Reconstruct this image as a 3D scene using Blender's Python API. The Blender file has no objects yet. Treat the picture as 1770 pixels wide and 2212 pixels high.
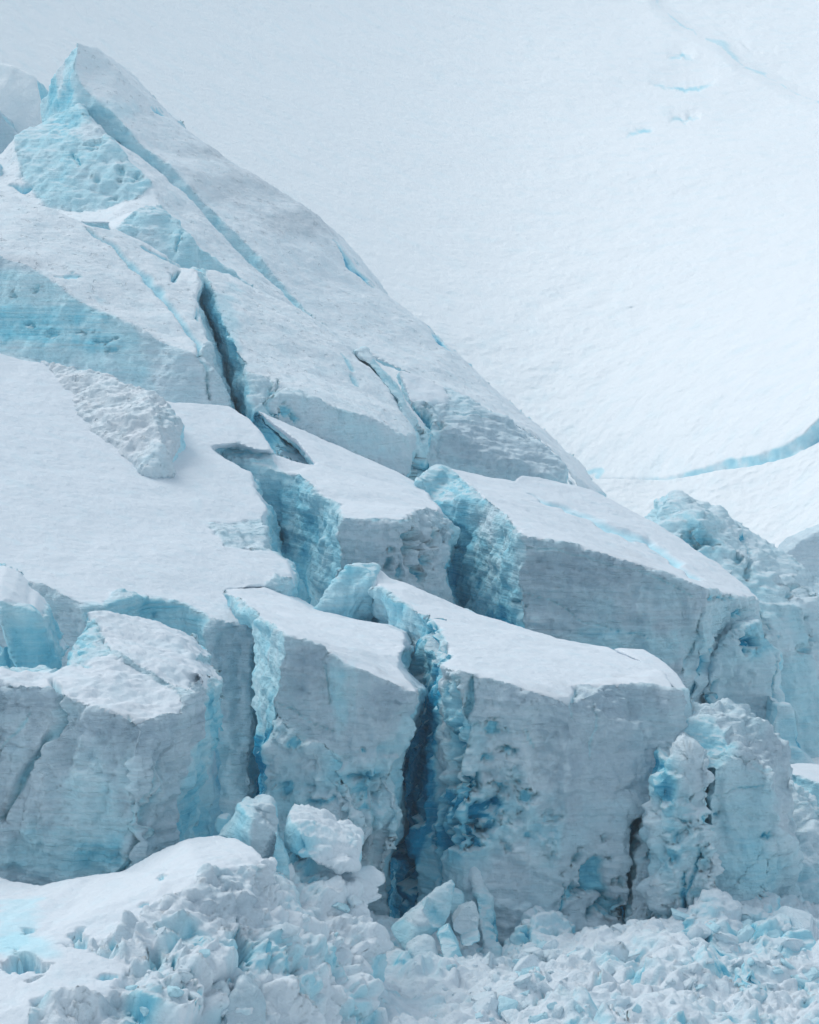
import bpy, bmesh, math, random
import numpy as np
from mathutils import Vector
from mathutils.bvhtree import BVHTree
random.seed(7)
sc = bpy.context.scene
COL = sc.collection

# ---------------------------------------------------------------- camera
W0, H0, F0 = 1770.0, 2212.0, 5203.0
CAM = np.array([0.0, 0.0, 60.0]); PITCH = math.radians(-8.0)
FWD = np.array([0, math.cos(PITCH), math.sin(PITCH)]); UP = np.array([0, -math.sin(PITCH), math.cos(PITCH)])
cd = bpy.data.cameras.new('camera'); cam = bpy.data.objects.new('camera', cd); COL.objects.link(cam)
cam.location = CAM; cam.rotation_euler = (math.radians(90) + PITCH, 0, 0)
cd.sensor_fit = 'VERTICAL'; cd.sensor_height = 24.0; cd.lens = 24.0 * F0 / H0
cd.clip_start = 1.0; cd.clip_end = 5000
sc.camera = cam

# ---------------------------------------------------------------- sky, sun, exposure
SUN_DIR = Vector((-0.50, 0.38, 0.80)).normalized()
el = math.asin(SUN_DIR.z); az = math.atan2(SUN_DIR.x, SUN_DIR.y)
w = bpy.data.worlds.new('World'); sc.world = w; w.use_nodes = True
nt = w.node_tree; bg = nt.nodes['Background']
sky = nt.nodes.new('ShaderNodeTexSky'); sky.sky_type = 'NISHITA'; sky.sun_disc = False
sky.sun_elevation = el; sky.sun_rotation = az; sky.air_density = 1.0; sky.dust_density = 2.0; sky.ozone_density = 1.0
mx = nt.nodes.new('ShaderNodeMix'); mx.data_type = 'RGBA'; mx.inputs['Factor'].default_value = 0.5
nt.links.new(sky.outputs[0], mx.inputs[6]); mx.inputs[7].default_value = (4.9, 5.7, 6.0, 1)      # the even white cloud deck over the blue
nt.links.new(mx.outputs[2], bg.inputs[0]); bg.inputs[1].default_value = 0.13
sl = bpy.data.lights.new('sun', 'SUN'); sl.energy = 1.35; sl.angle = math.radians(28); sl.color = (1.0, 0.985, 0.96)
so = bpy.data.objects.new('sun', sl); COL.objects.link(so); so.location = (-60, 60, 200)
so.rotation_euler = SUN_DIR.to_track_quat('Z', 'Y').to_euler()
sc.view_settings.view_transform = 'Standard'; sc.view_settings.look = 'None'
sc.view_settings.gamma = 1; sc.view_settings.use_curve_mapping = False
sc.view_settings.exposure = 0.08
sc.cycles.max_bounces = 14; sc.cycles.diffuse_bounces = 9; sc.cycles.volume_bounces = 2
sc.cycles.use_denoising = True
try: sc.cycles.denoiser = 'OPENIMAGEDENOISE'
except Exception: pass
QUAL = 1.15

# ---------------------------------------------------------------- small maths
def P(px, py, Y):
    d = FWD + (px - W0/2)/F0*np.array([1.0, 0, 0]) + (H0/2 - py)/F0*UP
    return CAM + d*(Y/d[1])
def proj(V):
    q = V - CAM; dep = q @ FWD
    return W0/2 + F0*q[:, 0]/dep, H0/2 - F0*(q @ UP)/dep
def _h(ix, iy, iz, s):
    h = (ix.astype(np.int64)*73856093) ^ (iy.astype(np.int64)*19349663) ^ (iz.astype(np.int64)*83492791) ^ (s*2654435761)
    h &= 0xffffffff
    h = ((h ^ (h >> 16))*0x45d9f3b) & 0xffffffff
    h = ((h ^ (h >> 16))*0x45d9f3b) & 0xffffffff
    return h ^ (h >> 16)
def _u(h, k):
    h = (h*(2*k+1) + k*0x9e3779b9) & 0xffffffff
    h = ((h ^ (h >> 15))*0x2c1b3c6d) & 0xffffffff
    return ((h ^ (h >> 12)) & 0xffffff)/float(0xffffff)
def perlin(p, s=0):
    i = np.floor(p).astype(np.int64); f = p - i; u = f*f*f*(f*(f*6-15)+10)
    r = 0
    for dx in (0, 1):
        for dy in (0, 1):
            for dz in (0, 1):
                h = _h(i[:, 0]+dx, i[:, 1]+dy, i[:, 2]+dz, s)
                g = (_u(h, 1)*2-1)*(f[:, 0]-dx) + (_u(h, 2)*2-1)*(f[:, 1]-dy) + (_u(h, 3)*2-1)*(f[:, 2]-dz)
                wx = u[:, 0] if dx else 1-u[:, 0]; wy = u[:, 1] if dy else 1-u[:, 1]; wz = u[:, 2] if dz else 1-u[:, 2]
                r = r + g*wx*wy*wz
    return r*1.4
def fbm(p, o=4, s=0, g=0.5):
    r = 0; a = 1.0
    for k in range(o):
        r = r + a*perlin(p*(2.03**k) + 17.3*k, s+k); a *= g
    return r
def ridged(p, o=4, s=0):
    r = 0; a = 1.0
    for k in range(o):
        r = r + a*(1-2*np.abs(perlin(p*(2.05**k) + 9.1*k, s+k))); a *= 0.5
    return r/1.9
def facet(p, s=0, fade=0.22):
    """broken-ice noise: every Voronoi cell is a plane of its own tilt, cells meet in narrow valleys"""
    i = np.floor(p).astype(np.int64); best = np.full(len(p), 9e9); sec = np.full(len(p), 9e9); val = np.zeros(len(p))
    for dx in (-1, 0, 1):
        for dy in (-1, 0, 1):
            for dz in (-1, 0, 1):
                c = i + (dx, dy, dz); h = _h(c[:, 0], c[:, 1], c[:, 2], s)
                q = p - c - np.stack([_u(h, 1), _u(h, 2), _u(h, 3)], 1)
                d = (q*q).sum(1); m = d < best
                sec = np.where(m, best, np.minimum(sec, d)); best = np.where(m, d, best)
                t = (_u(h, 4)-.5)*q[:, 0] + (_u(h, 5)-.5)*q[:, 1] + (_u(h, 6)-.5)*q[:, 2]
                val = np.where(m, t*2.4 + (_u(h, 7)-.5)*.8, val)
    e = np.clip((np.sqrt(sec)-np.sqrt(best))/fade, 0, 1)
    return val*e + 0.35*(e-0.6)
def seg_dist(x, y, line):
    best = np.full(len(x), 9e9); par = np.zeros(len(x)); n = len(line)-1
    for k in range(n):
        (ax, ay), (bx, by) = line[k][:2], line[k+1][:2]; vx, vy = bx-ax, by-ay
        t = np.clip(((x-ax)*vx + (y-ay)*vy)/(vx*vx+vy*vy), 0, 1)
        d = np.hypot(x-ax-t*vx, y-ay-t*vy); m = d < best
        best = np.where(m, d, best); par = np.where(m, (k+t)/n, par)
    return best, par
def sstep(a, b, x):
    t = np.clip((x-a)/(b-a), 0, 1); return t*t*(3-2*t)

# ---------------------------------------------------------------- materials
def mat(name, snow, blue, grey, bump=0.05, scale=1.0, strata=0.0, rough=0.75, pock=0.0):
    m = bpy.data.materials.new(name); m.use_nodes = True; t = m.node_tree; n = t.nodes; L = t.links
    b = n['Principled BSDF']; b.inputs['Roughness'].default_value = rough; b.inputs['Specular IOR Level'].default_value = 0.08
    g = n.new('ShaderNodeNewGeometry')
    def noise(sca, det, rough_=0.6, vec=None, dist=0.0):
        k = n.new('ShaderNodeTexNoise'); k.inputs['Scale'].default_value = sca; k.inputs['Detail'].default_value = det
        k.inputs['Roughness'].default_value = rough_; k.inputs['Distortion'].default_value = dist
        L.new(vec if vec is not None else g.outputs['Position'], k.inputs['Vector']); return k.outputs[0]
    def math_(op, a, b_=None, c=None, clamp=False):
        k = n.new('ShaderNodeMath'); k.operation = op; k.use_clamp = clamp
        for i, v in enumerate((a, b_, c)):
            if v is None: continue
            if isinstance(v, (int, float)): k.inputs[i].default_value = v
            else: L.new(v, k.inputs[i])
        return k.outputs[0]
    def mix(f, a, b_):
        k = n.new('ShaderNodeMix'); k.data_type = 'RGBA'
        if isinstance(f, (int, float)): k.inputs['Factor'].default_value = f
        else: L.new(f, k.inputs['Factor'])
        for i, v in ((6, a), (7, b_)):
            if isinstance(v, tuple): k.inputs[i].default_value = (*v, 1)
            else: L.new(v, k.inputs[i])
        return k.outputs[2]
    def attr(nm):
        k = n.new('ShaderNodeAttribute'); k.attribute_name = nm; return k.outputs['Fac']
    mp = n.new('ShaderNodeMapping'); mp.inputs['Scale'].default_value = (0.10, 0.10, 3.0); mp.inputs['Rotation'].default_value = (0, math.radians(-13), 0)
    L.new(g.outputs['Position'], mp.inputs[0])
    mv = n.new('ShaderNodeMapping'); mv.inputs['Scale'].default_value = (1.0, 1.0, 0.12); L.new(g.outputs['Position'], mv.inputs[0])
    band = noise(1.3*scale, 5, 0.65, mp.outputs[0], 0.4)
    streak = noise(0.8*scale, 4, 0.6, mv.outputs[0])
    big = noise(0.35*scale, 4)
    ice = attr('ice'); dirt_grey = attr('dirt_grey')
    f = math_('ADD', ice, math_('MULTIPLY', math_('SUBTRACT', streak, 0.5), 0.35))
    f = math_('ADD', f, math_('MULTIPLY', math_('SUBTRACT', band, 0.5), 1.3*strata), clamp=True)
    rp = n.new('ShaderNodeValToRGB'); L.new(f, rp.inputs[0]); e = rp.color_ramp.elements
    e[0].position = 0.0; e[0].color = (*snow, 1); e[1].position = 1.0; e[1].color = (0.015, 0.33, 0.54, 1)  # darkest blue end of the ramp holds painted crevasse shade
    for ps, cc in ((0.45, (0.56, 0.835, 0.915)), (0.75, blue)):
        k = e.new(ps); k.color = (*cc, 1)
    c = rp.outputs[0]
    df = math_('MULTIPLY', dirt_grey, math_('ADD', math_('MULTIPLY', band, 0.7), math_('MULTIPLY', noise(2.5*scale, 6, 0.7), 0.9)), clamp=True)
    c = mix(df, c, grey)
    L.new(c, b.inputs['Base Color'])
    hgt = math_('ADD', math_('MULTIPLY', band, strata*2.0), math_('MULTIPLY', noise(2.2*scale, 8, 0.68), 1.0))
    if pock:
        hgt = math_('ADD', hgt, math_('MULTIPLY', sstep_node(n, L, noise(1.6*scale, 3, 0.5), 0.62, 0.72), -pock))
    bp = n.new('ShaderNodeBump'); bp.inputs['Strength'].default_value = 1.0; bp.inputs['Distance'].default_value = bump
    L.new(hgt, bp.inputs['Height']); L.new(bp.outputs[0], b.inputs['Normal'])
    return m
def sstep_node(n, L, v, a, b):
    k = n.new('ShaderNodeMapRange'); k.interpolation_type = 'SMOOTHSTEP'
    k.inputs['From Min'].default_value = a; k.inputs['From Max'].default_value = b; L.new(v, k.inputs['Value']); return k.outputs[0]

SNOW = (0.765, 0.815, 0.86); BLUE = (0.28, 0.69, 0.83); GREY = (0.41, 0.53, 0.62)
M_ICE = mat('fractured_ice', (0.75, 0.865, 0.92), BLUE, GREY, bump=0.27, strata=0.36)
M_WALL = mat('layered_ice', (0.73, 0.855, 0.915), BLUE, GREY, bump=0.25, strata=0.55)
M_DEBRIS = mat('debris_ice', (0.80, 0.87, 0.92), BLUE, GREY, bump=0.20, strata=0.05, scale=1.3)
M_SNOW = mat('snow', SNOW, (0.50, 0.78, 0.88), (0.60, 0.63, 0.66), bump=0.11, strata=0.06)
M_OLD = mat('old_snow', (0.85, 0.90, 0.935), (0.40, 0.74, 0.86), (0.44, 0.49, 0.54), bump=0.20, scale=0.8, strata=0.15, pock=0.6)
M_FAR = mat('far_snow', (0.93, 0.955, 0.97), (0.38, 0.72, 0.84), (0.6, 0.64, 0.68), bump=0.30, scale=0.35, strata=0.0)  # paler than the near snow: fog brightness is put into its colour

# per face-type: ice, dirt, fbm amp, fbm freq, facet amp, facet size, strata amp, fine amp
TYPES = {
 'S': (0.00, 0.00, 0.10, 0.10, 0.00, 2.0, 0.00, 0.022, 0.0, 0.0),
 'Q': (0.02, 0.03, 0.20, 0.40, 0.05, 2.0, 0.00, 0.060, 0.0, 0.0),
 'O': (0.04, 0.10, 0.25, 0.16, 0.00, 2.0, 0.00, 0.050, 0.0, 0.0),
 'W': (0.28, 0.15, 0.25, 0.22, 0.12, 3.0, 0.12, 0.035, 0.35, 0.0),
 'G': (0.13, 0.47, 0.28, 0.28, 0.22, 2.4, 0.13, 0.060, 0.45, 0.06),
 'C': (0.55, 0.00, 0.28, 0.25, 0.18, 3.2, 0.08, 0.040, 0.20, 0.04),
 'B': (0.98, 0.00, 0.40, 0.30, 0.45, 3.2, 0.05, 0.050, 0.30, 0.0),  # deep blue ice, darkened so its colour holds the shade of clefts
 'R': (0.24, 0.12, 0.55, 0.35, 0.65, 1.7, 0.05, 0.110, 0.80, 0.32),
 'X': (0.10, 0.00, 0.60, 0.25, 1.00, 4.2, 0.00, 0.040, 0.00, 0.18),
 'D': (0.08, 0.50, 0.25, 0.50, 0.12, 1.0, 0.05, 0.085, 0.10, 0.0),
}
TK = list(TYPES); TA = np.array([TYPES[k] for k in TK])
CAPS = {TK.index('S'), TK.index('O'), TK.index('Q')}

def tag(o, label=None, cat=None, group=None, kind=None):
    if label: o['label'] = label
    if cat: o['category'] = cat
    if group: o['group'] = group
    if kind: o['kind'] = kind
    return o
def mesh_obj(name, V, Fq, material, parent=None, origin=None, attrs=None):
    me = bpy.data.meshes.new(name)
    if origin is not None: V = V - np.asarray(origin)
    me.vertices.add(len(V)); me.vertices.foreach_set('co', V.astype(np.float32).ravel())
    nf, k = Fq.shape
    me.loops.add(nf*k); me.loops.foreach_set('vertex_index', Fq.astype(np.int32).ravel())
    me.polygons.add(nf); me.polygons.foreach_set('loop_start', np.arange(0, nf*k, k, dtype=np.int32))
    me.update(calc_edges=True)
    me.polygons.foreach_set('use_smooth', np.ones(nf, dtype=bool))
    for nm, a in (attrs or {}).items():
        at = me.attributes.new(nm, 'FLOAT', 'POINT'); at.data.foreach_set('value', a.astype(np.float32))
    me.materials.append(material)
    o = bpy.data.objects.new(name, me); COL.objects.link(o)
    if parent is not None: o.parent = parent
    elif origin is not None: o.location = origin
    return o
def submesh(V, Fq, keep, attrs):
    f = Fq[keep]; u, inv = np.unique(f, return_inverse=True)
    return V[u], inv.reshape(f.shape), {k: a[u] for k, a in attrs.items()}

def relax(val, E, n, N):
    deg = np.bincount(E.ravel(), minlength=N).astype(float); deg[deg == 0] = 1
    for _ in range(n):
        s = np.bincount(E[:, 0], weights=val[E[:, 1]], minlength=N) + np.bincount(E[:, 1], weights=val[E[:, 0]], minlength=N)
        val = 0.4*val + 0.6*s/deg
    return val

GROUND = []      # (verts, faces) of debris surfaces that carry chunks
def solid(name, label, cat, pts, faces, thick=14, back=(0, 1, -0.12), vox=None, seed=1, cracks=(), pits=(), paint=(),
          amp=1.0, wall=None, cap=None, kind=None, group=None, bulge=None, keep=False, flat=False, side='C', tone=1.0, smooth=0, vox_k=0.00112):
    """closed block: the shell of faces, given by points (px, py, Y), pushed back `thick` metres, voxel-meshed and weathered"""
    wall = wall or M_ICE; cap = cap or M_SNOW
    names = list(pts); idx = {k: i for i, k in enumerate(names)}
    X = np.array([P(*pts[k]) for k in names])
    fl = []; ft = []
    for f in faces:
        t, q = f.split(':'); fl.append([idx[k] for k in q.split()]); ft.append(TK.index(t))
    B = np.array(back, float)*thick
    bm = bmesh.new()
    v1 = [bm.verts.new(x) for x in X]
    v2 = [bm.verts.new(x + B) for x in X]
    for q in fl: bm.faces.new([v1[i] for i in q])
    used = {}
    for q in fl:
        for a, b in zip(q, q[1:]+q[:1]):
            k = (min(a, b), max(a, b)); used[k] = used.get(k, 0)+1
    for q in fl: bm.faces.new([v2[i] for i in reversed(q)])
    for (a, b), c in used.items():
        if c == 1: bm.faces.new([v1[a], v1[b], v2[b], v2[a]])
    bmesh.ops.triangulate(bm, faces=bm.faces[:], ngon_method='BEAUTY')
    bmesh.ops.recalc_face_normals(bm, faces=bm.faces[:])
    # nearest-type lookup
    tv = [tuple(x) for x in X]; tp = []; tt = []
    bm2 = bmesh.new(); vv = [bm2.verts.new(x) for x in X]
    for q, t in zip(fl, ft):
        fc = bm2.faces.new([vv[i] for i in q]); fc.material_index = t
    bmesh.ops.triangulate(bm2, faces=bm2.faces[:], ngon_method='BEAUTY'); bm2.faces.ensure_lookup_table()
    tree = BVHTree.FromBMesh(bm2); ftype = [f.material_index for f in bm2.faces]
    me = bpy.data.meshes.new('tmp'); bm.to_mesh(me); bm.free()
    o = bpy.data.objects.new('tmp', me); COL.objects.link(o)
    md = o.modifiers.new('r', 'REMESH'); md.mode = 'VOXEL'
    Ym = float(np.mean([pts[k][2] for k in names])); vs = (vox or vox_k*Ym)/QUAL
    md.voxel_size = vs
    dg = bpy.context.evaluated_depsgraph_get(); ev = o.evaluated_get(dg); m2 = ev.to_mesh()
    nv = len(m2.vertices); V = np.empty(nv*3, np.float32); m2.vertices.foreach_get('co', V); V = V.reshape(-1, 3).astype(float)
    nl = len(m2.loops); Lp = np.empty(nl, np.int32); m2.loops.foreach_get('vertex_index', Lp); Fq = Lp.reshape(-1, 4)
    E = np.empty(len(m2.edges)*2, np.int32); m2.edges.foreach_get('vertices', E); E = E.reshape(-1, 2)
    ev.to_mesh_clear(); bpy.data.objects.remove(o); bpy.data.meshes.remove(me)
    def normals(V):
        a = V[Fq[:, 2]]-V[Fq[:, 0]]; b = V[Fq[:, 3]]-V[Fq[:, 1]]; n = np.cross(a, b); N = np.zeros_like(V)
        for k in range(4):
            for c in range(3): N[:, c] += np.bincount(Fq[:, k], weights=n[:, c], minlength=nv)
        return N/np.maximum(np.linalg.norm(N, axis=1, keepdims=True), 1e-9)
    N = normals(V); ty = np.zeros(nv, np.int64); rim = TK.index(side); side_on = N[:, 2] < 0.45
    VL = V.tolist(); fn = tree.find_nearest
    for i in range(nv):
        r = fn(VL[i]); ty[i] = rim if (r[3] > 0.9 and side_on[i]) else ftype[r[2]]
    bm2.free()
    for _ in range(smooth):
        V = np.stack([relax(V[:, k], E, 1, nv) for k in range(3)], 1)
    N = normals(V)
    A = np.stack([relax(TA[ty, k], E, 3, nv) for k in range(TA.shape[1])], 1)
    capm = np.isin(ty, list(CAPS)).astype(float)
    px, py = proj(V)
    # edge-breaking vector warp, mostly sideways
    Sd = seed*31
    vw = np.stack([fbm(V*0.35 + 5.1*k, 4, Sd+k, 0.55) for k in range(3)], 1)
    V = V + vw*np.array([0.42, 0.42, 0.16])*(0.45+0.55*(1-capm[:, None]))*amp*min(1.0, Ym/150)
    if flat:
        cm = relax(capm, E, 14, nv); wgt = sstep(0.75, 1.0, cm)*capm; m = capm > 0.5
        c0 = V[m].mean(0); sc_ = 30.0; xx = (V[:, 0]-c0[0])/sc_; yy = (V[:, 1]-c0[1])/sc_
        Q = np.stack([xx**a*yy**b for a in range(4) for b in range(4-a)], 1)
        cf = np.linalg.lstsq(Q[m], V[m, 2], rcond=None)[0]; zf = Q @ cf
        V[:, 2] += (np.clip(zf - V[:, 2], -1.2, 1.2))*wgt
    kf = np.clip((A[:, 3]-0.15)/0.3, 0, 1); n3 = fbm(V*0.17, 4, Sd+11)*(1-kf) + fbm(V*0.42, 4, Sd+12)*kf
    d = A[:, 2]*n3*1.6
    fa = facet(V/ max(A[:, 5].max(), 2.2)*1.3, Sd+3)*0.8 + facet(V*1.1 + 3, Sd+4)*0.35 + facet(V*2.6, Sd+5)*0.12
    d = d + A[:, 4]*relax(fa, E, 1, nv)
    Nr = np.stack([relax(N[:, k], E, 5, nv) for k in range(3)], 1)
    crease = np.clip(1.15 - 2.6*(1-np.linalg.norm(Nr, axis=1)), 0.22, 1)
    d = d*crease
    zz = V[:, 2] + 0.22*V[:, 0] + 0.5*fbm(V*0.12, 2, Sd+6)
    st = fbm(np.stack([V[:, 0]*.03, V[:, 1]*.03, zz*1.9], 1), 4, Sd+7, 0.6)
    d = d + A[:, 6]*st*1.5
    d = d + A[:, 7]*fbm(V*2.2, 3, Sd+8, 0.6)*1.3
    d = d + A[:, 8]*crease*(ridged(V*np.array([.42, .42, .07]) + 0.35*vw, 3, Sd+14)-0.35)*0.7
    d = d + A[:, 8]*crease*relax(facet(V*np.array([.34, .34, .07]) + 0.25*vw, Sd+18, 0.10), E, 1, nv)*0.75
    cb = relax(capm, E, 5, nv); d = d - 4*cb*(1-cb)*np.clip(fbm(V*1.1, 3, Sd+19, .6) - 0.05, 0, 1)*0.55*amp
    hol = sstep(0.14, 0.60, fbm(V*np.array([.60, .60, .42]) + 0.5*vw, 5, Sd+15, .62) + 0.35*fbm(V*0.14, 2, Sd+16) - 0.06)*crease
    d = d - A[:, 9]*hol*1.3
    d = d*amp
    if bulge is not None: d = d + bulge(px, py)
    ice = A[:, 0] + (A[:, 4]*0.9+0.12*A[:, 0])*fbm(V*0.30, 3, Sd+9)*1.1
    ice = ice*tone + hol*A[:, 9]*0.9; dirt_grey = A[:, 1]*(1-np.clip(hol*A[:, 9]*3, 0, 1))
    front = (N @ (CAM - V.mean(0)))/np.linalg.norm(CAM - V.mean(0)) > -0.2
    for cr in cracks:
        dist, par = seg_dist(px + 3.5*perlin(V*0.5, Sd+21)*2, py + 3.5*perlin(V*0.5, Sd+22)*2, cr['l'])
        wd = cr['w']*(0.35 + 0.65*np.sin(np.pi*np.clip(par*0.9+0.05, 0, 1))); k = (1 - sstep(0.25, 1.15, dist/wd))*front
        d = d - k*cr['d']*0.55; ice = np.maximum(ice, k*max(0.5, cr.get('ice', 0.9))); dirt_grey = dirt_grey*(1-k)
    for (cx, cy, rx, ry, dp) in pits:
        q = np.hypot((px-cx)/rx/1.2, (py-cy)/ry/1.2)*np.clip(1 + 1.1*fbm(V*0.9, 4, Sd+31, .6), .5, 3); k = (1 - sstep(0.55, 1.0, q))*front
        d = d - k*dp*0.8; ice = np.maximum(ice, k*0.78*tone); dirt_grey = dirt_grey*(1-k)
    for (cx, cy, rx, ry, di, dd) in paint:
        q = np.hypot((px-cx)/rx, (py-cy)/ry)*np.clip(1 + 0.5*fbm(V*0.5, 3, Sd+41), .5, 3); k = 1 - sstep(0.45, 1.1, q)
        ice = ice + k*di; dirt_grey = dirt_grey + k*dd
    V = V + N*d[:, None]
    N = normals(V)
    soft = sstep(0.3, 0.5, A[:, 4]); up = sstep(0.8-0.25*soft, 0.97-0.1*soft, N[:, 2])*(1-capm)*(A[:, 1] < 0.6); ice = ice*(1-0.75*up); dirt_grey = dirt_grey*(1-0.9*up)
    attrs = {'ice': np.clip(ice, 0, 1), 'dirt_grey': np.clip(dirt_grey, 0, 1)}
    origin = P(float(np.mean(px)), float(py.max()), Ym); origin = np.array([V[:, 0].mean(), V[:, 1].mean(), V[:, 2].min()])
    fcap = capm[Fq].mean(1) > 0.5
    if keep: GROUND.append((V, Fq))
    if 0 < fcap.sum() < len(Fq) and kind is None:
        root = bpy.data.objects.new(name, None); COL.objects.link(root); root.location = origin; root.empty_display_size = 2
        a = submesh(V, Fq, ~fcap, attrs); mesh_obj('ice_body', a[0], a[1], wall, root, origin, a[2])
        a = submesh(V, Fq, fcap, attrs); mesh_obj('snow_cap', a[0], a[1], cap, root, origin, a[2])
    else:
        root = mesh_obj(name, V, Fq, cap if fcap.mean() > 0.5 else wall, None, origin, attrs)
    return tag(root, label, cat, group, kind)

# ================================================================ the setting
def lerp_line(x, line):
    xs = [p[0] for p in line]; return np.interp(x, xs, [p[1] for p in line])
def grid_sheet(name, x0, x1, nx, y0, y1, ny, Yf, material, icef=None, disp=None, kind='structure', below=None):
    gx, gy = np.meshgrid(np.linspace(x0, x1, nx), np.linspace(y0, y1, ny)); gx = gx.ravel(); gy = gy.ravel()
    Y = Yf(gx, gy)
    if below is not None:      # rows counted from a crest line; rows above it fold back and down
        r = gy; gy = lerp_line(gx, below) + np.maximum(r, 0) + 2.0*perlin(np.stack([gx/14, gx*0, gx*0], 1), 4)*(r < 8); Y = Y - np.minimum(r, 0)*0.8
        gy = gy - np.minimum(r, 0)*0.5
    V = np.array(FWD)[None] + ((gx - W0/2)/F0)[:, None]*np.array([1.0, 0, 0]) + ((H0/2 - gy)/F0)[:, None]*UP
    V = CAM + V*(Y/V[:, 1])[:, None]
    if disp is not None: V = disp(V, gx, gy)
    i = np.arange(nx*ny).reshape(ny, nx)
    Fq = np.stack([i[:-1, :-1], i[1:, :-1], i[1:, 1:], i[:-1, 1:]], -1).reshape(-1, 4)
    at = {'ice': icef(gx, gy, V) if icef is not None else np.zeros(len(V)), 'dirt_grey': np.zeros(len(V))}
    return tag(mesh_obj(name, V, Fq, material, None, V.mean(0), at), kind=kind)

# sheet far below everything, out to the horizon
n = 60
gx, gy = np.meshgrid(np.linspace(-2500, 2500, n), np.linspace(-400, 3500, n)); gx = gx.ravel(); gy = gy.ravel()
Vg = np.stack([gx, gy, np.full(n*n, 8.0)], 1); Vg[:, 2] += 2*fbm(Vg*0.01, 3, 5)
i = np.arange(n*n).reshape(n, n)
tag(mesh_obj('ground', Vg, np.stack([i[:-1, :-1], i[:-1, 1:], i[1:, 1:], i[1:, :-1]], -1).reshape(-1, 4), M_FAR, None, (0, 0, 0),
             {'ice': np.zeros(n*n), 'dirt_grey': np.zeros(n*n)}), kind='structure')

SC_TOP = [(900, 1034), (1260, 1030), (1430, 1029), (1500, 1014), (1569, 991), (1620, 985), (1679, 968), (1736, 938), (1770, 903), (1850, 840), (2400, 560)]
RIDGE = [(1380, -60), (1424, 12), (1480, 62), (1560, 98), (1600, 140), (1665, 172), (1720, 205), (1790, 228), (1960, 290)]
LIPS = [([(1400, 186), (1445, 190), (1490, 198), (1530, 190), (1552, 176)], 3, 26), ([(1445, 262), (1480, 264), (1515, 250)], 3.5, 12), ([(1370, 287), (1392, 280), (1412, 279)], 1.5, 9), ([(1350, 297), (1382, 292)], 1.2, 8),
        ([(1440, 130), (1475, 122), (1500, 135)], 2.5, 20), ([(1540, 60), (1620, 110), (1680, 120)], 2, 30)]
def far_Y(x, y):
    top = lerp_line(x, SC_TOP) ; yy = np.minimum(y, top)
    h = 1040 - yy
    Y = 352 + h*(0.018 + 0.045*sstep(-900, 2300, x)) + h*h*(0.00005 + 0.00021*sstep(-900, 2600, x))
    Y -= 150*(0.10*np.logaddexp(0, (x-1200)/150.0) + 0.065*np.logaddexp(0, (1050-x)/150.0))
    for ln, hh, rr in LIPS:
        xs = [p[0] for p in ln]; ly = lerp_line(x, ln) + 9*perlin(np.stack([x/31.0, x*0+hh, x*0], 1), 6) + 4*perlin(np.stack([x/9.0, x*0+hh, x*0], 1), 7); t = np.clip((x-xs[0])/(xs[-1]-xs[0]), 0, 1)
        env = np.sin(np.pi*t)**0.7; u = (ly - y)
        Y += hh*env*sstep(-1.5, 2.5, u)*np.exp(-np.maximum(u, 0)/rr)
    d, _ = seg_dist(x, y, RIDGE)
    side = np.where(y < lerp_line(x, [(1200, -330)] + RIDGE + [(2500, 600)]), 1.0, -1.0)*d
    Y += 8*sstep(-22, 22, side)*sstep(1300, 1440, x)
    for cx, cy, rx, ry, a in ((1500, 165, 60, 36, 1.5), (1350, 60, 90, 55, 2.2), (1640, 225, 130, 70, 2.5), (1490, 254, 24, 9, 1.2), (1390, 278, 16, 6, .9), (1560, 340, 260, 70, -5), (1290, 130, 120, 70, -3), (1620, 110, 80, 50, -2.5), (1500, 215, 110, 35, -1.5)):
        Y += a*np.exp(-((x-cx)/rx)**2-((y-cy)/ry)**2)
    return Y
def far_ice(x, y, V):
    top = lerp_line(x, SC_TOP)
    nn = fbm(V*0.30, 3, 8)
    k = sstep(-3, 6, y-top + 5*nn)*sstep(1320, 1560, x)*(0.46 + 0.5*nn)
    d, par = seg_dist(x + 6*perlin(V*0.12, 12), y + 7*perlin(V*0.12, 3), RIDGE)
    wd = 0.5 + 15*np.clip(fbm(V*0.05 + 3, 2, 33)*1.6 + 0.25, 0, 1)
    k = np.maximum(k, 0.30*(1-sstep(0.2, 1.0, d/wd))*sstep(1400, 1440, x)*(y < lerp_line(x, RIDGE)+3))
    for ln, hh, rr in LIPS[:5]:
        xs = [p[0] for p in ln]; t = np.clip((x-xs[0])/(xs[-1]-xs[0]), 0, 1); u = lerp_line(x, ln) + 9*perlin(np.stack([x/31.0, x*0+hh, x*0], 1), 6) + 4*perlin(np.stack([x/9.0, x*0+hh, x*0], 1), 7) - y
        k = np.maximum(k, (0.5 if rr < 30 else .08)*np.sin(np.pi*t)*sstep(-3, 1, u)*(1-sstep(3, 9 + 5*nn, u))*(0.8+nn))
    d2, _ = seg_dist(x, y + 4*nn, [(1255, 1027), (1300, 1016), (1290, 1030)]); k = np.maximum(k, .4*(1-sstep(2, 8, d2)))
    return np.clip(k, 0, 1)
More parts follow.
